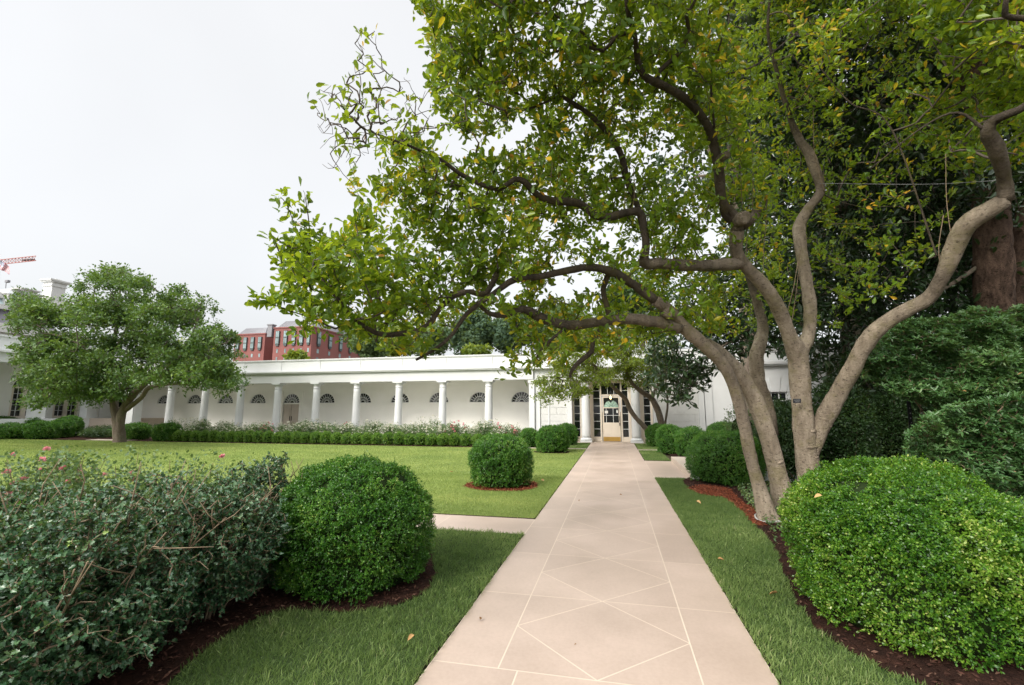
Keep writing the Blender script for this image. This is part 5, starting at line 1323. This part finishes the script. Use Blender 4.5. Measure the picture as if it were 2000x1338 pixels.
# thin steel wire bracing the magnolia limbs
m = MB(); m.tube(catmull([at(1600, 358, 8.15), at(1800, 360, 7.0), at(1958, 352, 5.45)], .3), .004, 5)
tag(m.build('bracing_wire', M_ZINC), 'thin steel wire strung between two upper magnolia limbs', 'wire')

# ---- shrubs at the right
rg = np.random.default_rng(39)
def whorl_shrub(label, poly, n, d0, d1, cell, leaf, seed, mat, basepx, based, group=None):
    rg = np.random.default_rng(seed)
    X, Y = sample_poly(poly, n, rg)
    tier = vnoise(np.stack([X * .020, Y * .030, np.zeros(n)], 1), 1.0, seed)
    D = d0 + (d1 - d0) * tier + np.abs(rg.normal(size=n)) * .28
    nodes = np.array([at(x, y, d) for x, y, d in zip(X, Y, D)]); nodes[:, 2] = np.maximum(nodes[:, 2], .06)
    b = at(*basepx, based); b[2] = 0.0
    t = thing('evergreen_shrub', label, 'shrub', tuple(b), group)
    st = []
    for k in range(9):
        j = int(rg.integers(0, n)); q = nodes[j] + FW * .25; m_ = (b + q) / 2 + np.array([0, 0, .25]) + rg.normal(size=3) * .1
        m = MB(); C = catmull([b + rg.normal(size=3) * np.array([.15, .15, 0]), m_, q], .12); m.tube(C, np.linspace(.03, .006, len(C)), 6); st.append((m, C))
    mm = MB()
    for m, C in st:
        o = len(mm.v); mm.v += m.v; mm.f += [tuple(i + o for i in f) for f in m.f]; mm.m += m.m; mm.t += m.t; mm.sm += m.sm
    mm.build('stems', M_STEM, t)
    A, par, cnt = grow(nodes, np.vstack([C for m, C in st]))
    rb = np.minimum(.0022 * cnt ** .4, .012)
    edges_mesh('twigs', A, nodes, rb * 1.1, rb, M_STEM, t, .06, rg, 4)
    k = 9
    PP = np.repeat(nodes, k, 0); a = np.tile(np.arange(k) * 2.399, n) + np.repeat(rg.uniform(0, 6.28, n), k)
    ax = nrm(np.array([0, 0, 1.0]) - FW * .35 + rg.normal(size=(n, 3)) * .35); ax = np.repeat(ax, k, 0)
    u = nrm(np.cross(ax, np.array([.3, .8, .1]))); v = np.cross(ax, u)
    el = np.tile(np.linspace(-.15, .9, k), n)
    DD = nrm((u * np.cos(a)[:, None] + v * np.sin(a)[:, None]) + ax * el[:, None] + rg.normal(size=PP.shape) * .15)
    NN = nrm(ax + rg.normal(size=PP.shape) * .25)
    L = leaf * rg.uniform(.7, 1.2, n * k)
    tint = np.clip(np.repeat(vnoise(nodes, 1.6, seed) * .6 + rg.normal(size=n) * .12, k) + el * .14 + rg.normal(size=n * k) * .08, 0, .94)
    tint = np.where(rg.uniform(size=n * k) < .003, 1.0, tint)
    leaf_mesh('foliage', PP, DD, NN, L, L * .36, tint, mat, LEAF_ELLIPSE, t)
    return t
whorl_shrub('tall spreading evergreen shrub with whorled leaves at the right edge', [(1735, 645), (1770, 625), (1850, 622), (1900, 600), (1960, 606), (2120, 570), (2120, 840), (1980, 850), (1900, 835), (1840, 805), (1760, 775), (1690, 745), (1672, 720), (1690, 690)], 4800, 6.7, 7.4, 30, .075, 51, F_PIERIS, (1900, 900), 7.8)
whorl_shrub('lower evergreen shrub with whorled leaves behind the largest boxwood globe', [(1770, 850), (1800, 820), (1860, 790), (1930, 780), (2000, 770), (2120, 760), (2120, 1180), (1990, 1130), (1960, 1010), (1900, 955), (1830, 930), (1760, 905)], 3200, 5.8, 6.4, 30, .075, 52, F_PIERIS, (2000, 1000), 6.6)
def px_hedge(label, xa, xb, yt, d, n, leaf, seed, mat, deep=.8):
    p = at((xa + xb) / 2, 850, d); top = float(at((xa + xb) / 2, yt, d)[2]); R = (xb - xa) / 2 * d / FPX
    return hedge('hedge', label, 'hedge', p[0], p[1], R, deep, top, n, leaf, seed, mat, rot=0)
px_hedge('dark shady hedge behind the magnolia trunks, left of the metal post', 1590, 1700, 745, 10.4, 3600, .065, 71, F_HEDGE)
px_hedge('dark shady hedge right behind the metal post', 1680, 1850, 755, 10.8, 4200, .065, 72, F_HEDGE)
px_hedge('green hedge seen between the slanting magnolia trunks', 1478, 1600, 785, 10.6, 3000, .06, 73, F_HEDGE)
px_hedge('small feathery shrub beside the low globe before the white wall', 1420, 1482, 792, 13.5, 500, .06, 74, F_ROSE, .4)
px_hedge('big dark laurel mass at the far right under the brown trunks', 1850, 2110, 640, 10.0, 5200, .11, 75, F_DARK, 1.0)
# dark metal post among the shrubs
pb = at(1784, 905, 8.6); pb[2] = 0; pt = at(1774, 778, 8.6)
m = MB(); m.bar(pb, pt, .055, .035)
for k in range(12):
    q = pb + (pt - pb) * (.35 + .05 * k); m.box(q[0] - .006, q[0] + .006, q[1] - .021, q[1] - .0178, q[2] - .012, q[2] + .012, mat=1)
tag(m.build('metal_post', [M_DARKMETAL, M_ZINC]), 'slim dark perforated metal post standing among the shrubs right of the trunks', 'post')

# ---- trees beyond the colonnade
def far_tree(label, px, py, d, rx_, ry_, n, leaf, seed, mat=None, group='trees beyond the colonnade'):
    rg = np.random.default_rng(seed)
    c = at(px, py, d); R = rx_ * d / FPX; Hh = ry_ * d / FPX
    t = thing('background_tree', label, 'tree', (c[0], c[1], 0), group)
    m = MB(); C = catmull([(c[0], c[1], 0), (c[0] + .2, c[1], c[2] * .5), (c[0], c[1], c[2] + Hh * .5)], 1.0); m.tube(C, np.linspace(R * .09, R * .02, len(C)), 8)
    for k in range(6):
        a = k * 1.05; q = np.array([c[0] + R * .6 * cos(a), c[1] + R * .6 * sin(a), c[2] + Hh * rg.uniform(-.2, .5)])
        C2 = catmull([(c[0], c[1], c[2] - Hh * .5), (q + np.array([c[0], c[1], c[2] - Hh * .3])) / 2, q], 1.0); m.tube(C2, np.linspace(R * .03, R * .008, len(C2)), 6)
    m.build('trunk', M_GREYBARK, t)
    B = nrm(rg.normal(size=(26, 3))) * rg.uniform(.35, .8, (26, 1)) * np.array([R, R, Hh])
    j = rg.integers(0, 26, n); dd = nrm(rg.normal(size=(n, 3)))
    P = B[j] + dd * (R * .34 * (1 - np.abs(rg.normal(size=(n, 1))) * .2)) + c
    DD = nrm(rg.normal(size=(n, 3))); NN = nrm(dd + rg.normal(size=(n, 3)) * .5)
    L = leaf * rg.uniform(.6, 1.4, n)
    tint = np.clip(rg.uniform(0, .5, 26)[j] + rg.normal(size=n) * .16 + .15, 0, 1)
    leaf_mesh('foliage', P, DD, NN, L, L * .7, tint, mat or F_FAR, LEAF_SIMPLE, t)
far_tree('small golden tree standing before the red brick building', 578, 702, 70, 24, 16, 1800, .5, 201, F_GOLD)
far_tree('rounded light green tree right beside the red brick building', 722, 678, 66, 40, 34, 4000, .45, 202)
far_tree('dark tree rising behind the rounded light green one', 715, 655, 85, 45, 32, 4500, .55, 203, F_FARD)
far_tree('yellow green tree above the middle of the parapet', 775, 668, 80, 45, 32, 4500, .5, 204, F_GOLD)
far_tree('bluish green tree above the parapet between the yellow green tree and the dark one', 845, 665, 78, 55, 42, 6000, .5, 205)
far_tree('tall dark spreading tree above the parapet left of the entrance', 925, 650, 72, 62, 48, 7000, .5, 206, F_FARD)
far_tree('dark tree partly behind the hanging magnolia leaves above the right end of the parapet', 1010, 648, 70, 60, 50, 7000, .5, 207, F_FARD)
far_tree('low light green tree just above the parapet near the entrance', 930, 690, 60, 34, 14, 2200, .4, 208, F_GOLD)
far_tree('tree behind the entrance pavilion hidden by magnolia leaves', 1110, 640, 68, 70, 60, 6000, .5, 209)
far_tree('dark tree behind the white house block', 1250, 600, 60, 90, 90, 7000, .5, 210, F_HEDGE)
far_tree('distant tree behind the garden tree, left of the brick building', 395, 690, 90, 50, 26, 3000, .5, 211, F_GOLD)

far_tree('dense dark evergreen crown behind the slanting right limb of the big magnolia', 1640, 380, 17.5, 250, 330, 9000, .30, 212, F_DARK, 'dark trees at the right')
far_tree('dense dark evergreen crown at the right edge behind the brown trunks', 1930, 330, 17, 270, 420, 10000, .30, 213, F_DARK, 'dark trees at the right')
far_tree('dense dark evergreen crown above the white house block', 1420, 250, 19, 190, 300, 5000, .30, 214, F_DARK, 'dark trees at the right')

# ================================================================== PRICKLY HOLLY SHRUBS in the left foreground
def holly(label, x, y, R, H, nst, ncl, seed, leaf=.05):
    rg = np.random.default_rng(seed)
    t = thing('holly_shrub', label, 'shrub', (x, y, 0), 'prickly shrubs in the left foreground bed')
    b = np.array([x, y, .02]); st = []
    m = MB()
    for k in range(nst):
        a = rg.uniform(0, 6.28); rr = R * sqrt(rg.uniform(.05, 1.1)); lean = np.array([cos(a) * rr + .10, sin(a) * rr, H * rg.uniform(.72, 1.0)])
        p0 = b + np.array([rg.normal() * .07, rg.normal() * .07, 0]); q = p0 + lean; mid = p0 + lean * np.array([.35, .35, .5]) + rg.normal(size=3) * .04
        C = catmull([p0, mid, q], .05); st.append(C); m.tube(C, np.linspace(rg.uniform(.006, .012), .0035, len(C)), 6)
        for s in range(7):
            i = int(rg.integers(len(C) // 4, len(C) - 1)); e_ = C[i] + nrm(rg.normal(size=3) * .7 + np.array([.4, -.1, 1.0])) * rg.uniform(.12, .36)
            m.tube([C[i], (C[i] + e_) / 2 + rg.normal(size=3) * .012, e_], [.0042, .0034, .0022], 5)
            st.append(np.array([C[i], e_]))
    m.build('stems', M_STEM, t)
    S = np.vstack(st)
    d = nrm(rg.normal(size=(ncl, 3))); rad = (1 - np.abs(rg.normal(size=ncl)) * .30) * (1 + (vnoise(d * 1.0, 2.6, seed) - .5) * .7 + rg.normal(size=ncl) * .06)
    P = np.stack([d[:, 0] * rad * R * 1.08, d[:, 1] * rad * R * 1.08, H * .49 + d[:, 2] * rad * H * .52], 1) + b
    P = P[P[:, 2] > .06]
    keep = vnoise(P, 7.5, seed + 1) + rg.uniform(-.2, .2, len(P)) > .36; P = P[keep]
    A, par, cnt = grow(P, S)
    edges_mesh('twigs', A, P, np.minimum(.0018 * cnt ** .4, .006) * 1.1, np.minimum(.0018 * cnt ** .4, .006), M_STEM, t, .05, rg, 4)
    k = 6; td = np.repeat(nrm(P - A), k, 0); n = len(P) * k
    PP = np.repeat(P, k, 0) - td * (np.tile(np.arange(k) / k, len(P)) * .07)[:, None]
    DD = nrm(td * .3 + rg.normal(size=(n, 3)) * .8); NN = nrm(rg.normal(size=(n, 3)) * .5 + np.array([0, -.2, 1]))
    L = leaf * rg.uniform(.65, 1.2, n)
    tint = np.clip(np.repeat(rg.normal(size=len(P)) * .14 + .40, k) + rg.normal(size=n) * .12, 0, .93)
    yt = vnoise(P, 3.0, seed + 7) > .80; tint = np.where(np.repeat(yt, k), tint + .45, tint)
    leaf_mesh('foliage', PP, DD, NN, L, L * .62, np.clip(tint, 0, 1), F_HOLLY, LEAF_SPINY, t)
for i, (px, py, R, H, lab) in enumerate(((488, 1165, .42, 1.08, 'prickly dark holly shrub touching the large left boxwood globe'),
        (385, 1225, .46, 1.10, 'prickly dark holly shrub in the row, one away from the large left globe'),
        (225, 1300, .46, 1.10, 'prickly dark holly shrub with bare tan stems showing at its foot in the mulch'),
        (20, 1430, .50, 1.02, 'nearest prickly dark holly shrub at the lower left corner'),
        (-60, 1310, .50, 1.08, 'prickly dark holly shrub cut by the left edge of the view'))):
    p = gnd(px, py - 10); holly(lab, p[0], p[1], R, H, 12, 5600, 300 + i, .031)
p = gnd(60, 1085); 
for i, (px, py, H, petal, nb, lab) in enumerate(((20, 1075, 1.16, F_PETAL_P, 16, 'pink rose bush at the left edge behind the prickly shrubs'), (120, 1080, 1.08, F_PETAL_P, 7, 'rose bush with few pink blooms beside the leftmost pink one'), (225, 1075, 1.06, F_PETAL_P, 5, 'sparsely flowering pink rose bush in the middle behind the prickly shrubs'), (325, 1080, 1.04, F_PETAL_P, 2, 'almost bloomless rose bush behind the prickly shrubs'), (440, 1075, 1.0, F_PETAL_P, 1, 'bloomless rose bush behind the prickly shrub next to the large globe'))):
    p = gnd(px, py); rose_bush(p[0], p[1], H, .42, 330 + i, petal, lab, 'rose bushes behind the prickly shrubs', nb, leaf=.05, bloom=.048, n=700, single=True)
p = gnd(40, 1150); hedge('hedge', 'bright yellow green low hedge glimpsed through the left shrubs', 'hedge', p[0], p[1], 1.1, .3, .75, 1500, .03, 340, F_BOX)

# ================================================================== GROUND COVER, GRASS, CHIPS, FALLEN LEAVES
def region(n, x0, x1, y0, y1, rg): return np.stack([rg.uniform(x0, x1, n), rg.uniform(y0, y1, n)], 1)
def blades(name, XY, z, h, w, mat, label, rg, tint_scale=1.2, tint_bias=0.0, lean=.55):
    n = len(XY)
    P = np.c_[XY, np.full(n, z)]
    pt = vnoise(np.c_[XY, np.zeros(n)], tint_scale, 3)
    tuft = vnoise(np.c_[XY, np.zeros(n)], 9, 8)
    D = nrm(rg.normal(size=(n, 3)) * np.array([lean, lean, .12]) + np.array([.12, -.05, 1]))
    N = nrm(rg.normal(size=(n, 3)) * np.array([1, 1, .2]))
    L = h * rg.uniform(.55, 1.2, n) * (.65 + .7 * tuft)
    if mat is F_LAWN: pt = pt * .4 + 1.1 * vnoise(np.c_[XY * np.array([.35, 1.7]), np.zeros(n)], 1.0, 17) - .25
    tint = np.clip(pt * .5 + tuft * .25 + tint_bias + rg.normal(size=n) * .20, 0, 1)
    o = leaf_mesh(name, P, D, N, L, w * rg.uniform(.7, 1.3, n), tint, mat, LEAF_BLADE)
    return tag(o, label, 'grass', kind='stuff')
LEAF_BLADE = (np.array([[-.5, 0, 0], [.5, 0, 0], [.42, .55, .05], [-.42, .55, .05], [0, 1, .22]]), [(0, 1, 2, 3), (3, 2, 4)])
rg = np.random.default_rng(55)
def outside(XY, polys=(), rings=()):
    k = np.ones(len(XY), bool)
    for p in polys: k &= ~in_poly(XY[:, 0], XY[:, 1], p)
    for cx, cy, r in rings: k &= np.hypot(XY[:, 0] - cx, XY[:, 1] - cy) > r
    return k
XY = region(70000, -4.2, E1 + .03, 1.9, SL0 - .01, rg); XY = XY[outside(XY, [BED_L])]
blades('grass', XY, LZ, .052, .0044, F_GRASS, 'long dark green turf between the left mulch bed and the path', rg)
XY = region(110000, E2 - .03, 2.5, 1.9, SR0 - .01, rg); XY = XY[outside(XY, [BED_R, BED_RED])]
blades('grass', XY, LZ, .048, .0046, F_GRASS, 'dark green turf strip along the right side of the path', rg)
XY = region(62000, -6.6, E1 + .025, SL1 + .01, 11.5, rg); XY = XY[outside(XY, [], RINGS)]
blades('grass', XY, LZ, .040, .0042, F_LAWN, 'short yellow green lawn just beyond the left side path', rg, .9)
XY = region(60000, -11, E1 + .012, 11.5, 19.7, rg); XY = XY[outside(XY, [], RINGS)]
blades('grass', XY, LZ, .038, .007, F_LAWN, 'short yellow green lawn in the middle distance beside the path', rg, .8)
XY = np.vstack([region(60000, -30, -6.6, 5.5, 11.5, rg), region(90000, -34, -11, 11.5, 19.7, rg)])
blades('grass', XY, LZ, .038, .010, F_LAWN, 'wide yellow green lawn spreading left to the boxwood row', rg, .6)
XY = np.vstack([region(9000, E2, SRX, SR1 + .03, 19.7, rg), region(9000, E2, 1.88, 20.05, 23.6, rg), region(11000, -2.6, E1, 20.05, 23.6, rg)])
blades('grass', XY, LZ, .042, .006, F_GRASS, 'small dark turf corners beside the far end of the path', rg, tint_bias=.12)
def chips(label, poly, n, rg, mat, z, size):
    P = np.asarray(poly); lo, hi = P.min(0), P.max(0)
    XY = region(n, lo[0], hi[0], lo[1], hi[1], rg); XY = XY[in_poly(XY[:, 0], XY[:, 1], P)]; k = len(XY)
    D = nrm(rg.normal(size=(k, 3)) * np.array([1, 1, .25])); N = nrm(rg.normal(size=(k, 3)) * .5 + np.array([0, 0, 1]))
    L = size * rg.uniform(.4, 1.4, k)
    o = leaf_mesh('mulch_chips', np.c_[XY, z + rg.uniform(0, .012, k)], D, N, L, L * rg.uniform(.2, .5, k), rg.uniform(0, 1, k), mat, LEAF_SIMPLE)
    tag(o, label, 'mulch', kind='stuff')
chips('dark bark chips under the prickly shrubs and the left globe', [p for p in BED_L if p[0] > -5.2], 16000, rg, F_CHIP, .026, .035)
chips('dark bark chips under the magnolia and the largest globe', [p for p in BED_R if p[0] < 6], 26000, rg, F_CHIP, .026, .035)
chips('red bark chips before the broad globe and the thin trunk', BED_RED, 5000, rg, F_REDCHIP, .034, .035)
a = np.linspace(0, 2 * pi, 30); chips('red bark chips round the lone globe on the lawn', np.stack([-2.43 + .8 * np.cos(a), 9.95 + .8 * np.sin(a)], 1), 3000, rg, F_REDCHIP, .024, .04)
# low green cover between the globe and the trunks
gp = np.array([gnd(x, y)[:2] for x, y in ((1440, 958), (1500, 950), (1560, 960), (1570, 1010), (1530, 1060), (1515, 1075), (1500, 1035), (1470, 1000), (1450, 975))])
lo, hi = gp.min(0), gp.max(0); XY = region(5200, lo[0], hi[0], lo[1], hi[1], rg); XY = XY[in_poly(XY[:, 0], XY[:, 1], gp) & (vnoise(np.c_[XY, XY[:, :1] * 0], 3, 4) > .33)]
k = len(XY); o = leaf_mesh('ground_cover', np.c_[XY, rg.uniform(.03, .14, k)], nrm(rg.normal(size=(k, 3)) + np.array([0, 0, .2])), nrm(rg.normal(size=(k, 3)) * .6 + np.array([0, 0, 1])), .045, .028, rg.uniform(.2, .95, k), F_ROSE, LEAF_ELLIPSE)
tag(o, 'low green ground cover round the foot of the magnolia trunks', 'ground cover', kind='stuff')
# fallen leaves, each a curled leaf
def fallen(px, py, s, tint, label, rg, z=.02, pos=None):
    p = gnd(px, py, z) if pos is None else pos
    a = rg.uniform(0, 6.28); me = leaf_data('fallen_leaf', [p], [(cos(a), sin(a), .12)], [(rg.normal() * .3, rg.normal() * .3, 1)], s, s * .55, [tint], LEAF_CURL)
    tag(link_mesh('fallen_leaf', me, F_DEAD), label, 'leaf', 'fallen leaves')
LEAF_CURL = (np.array([[0, 0, 0], [-.30, .3, .16], [-.42, .62, .22], [-.22, .88, .16], [0, 1, .05], [.22, .88, .20], [.42, .62, .30], [.30, .3, .2], [0, .5, .02]]), [(0, 8, 2, 1), (8, 4, 3, 2), (0, 7, 6, 8), (8, 6, 5, 4)])
for px, py, s, tn, z, lab in ((942, 1207, .055, .15, .012, 'brown curled leaf lying on the left border slabs of the path'), (796, 1252, .07, .75, .06, 'tan fallen leaf on the dark turf left of the path'), (1122, 1260, .02, .1, .01, 'tiny brown leaf crumb in the nearest path diamond'),
        (1131, 979, .06, .1, .012, 'dark leaf on the left part of the path near the side path'), (1215, 967, .05, .2, .012, 'small leaf in the middle of the path beyond the diamonds'), (1369, 984, .12, .9, .05, 'yellow fallen leaf on the right turf strip near the thin trunk'),
        (1502, 1161, .08, .6, .05, 'brown leaf on the right turf beside the largest globe'), (1415, 1094, .07, .5, .05, 'brown leaf on the right turf strip level with the second diamond'), (885, 922, .10, .8, .04, 'tan leaf on the lawn left of the lone globe'), (1063, 940, .12, .95, .04, 'pale leaf on the lawn right of the lone globe'), (1012, 1012, .03, .1, .01, 'dark crumb on the left side path')):
    fallen(px, py, s, tn, lab, rg, z)
fallen(0, 0, .075, .9, 'pale tan leaf caught on top of the largest boxwood globe', rg, pos=at(1590, 972, 3.35))
fallen(0, 0, .07, .55, 'orange leaf caught in the tall evergreen shrub at the right', rg, pos=at(1888, 765, 6.55))
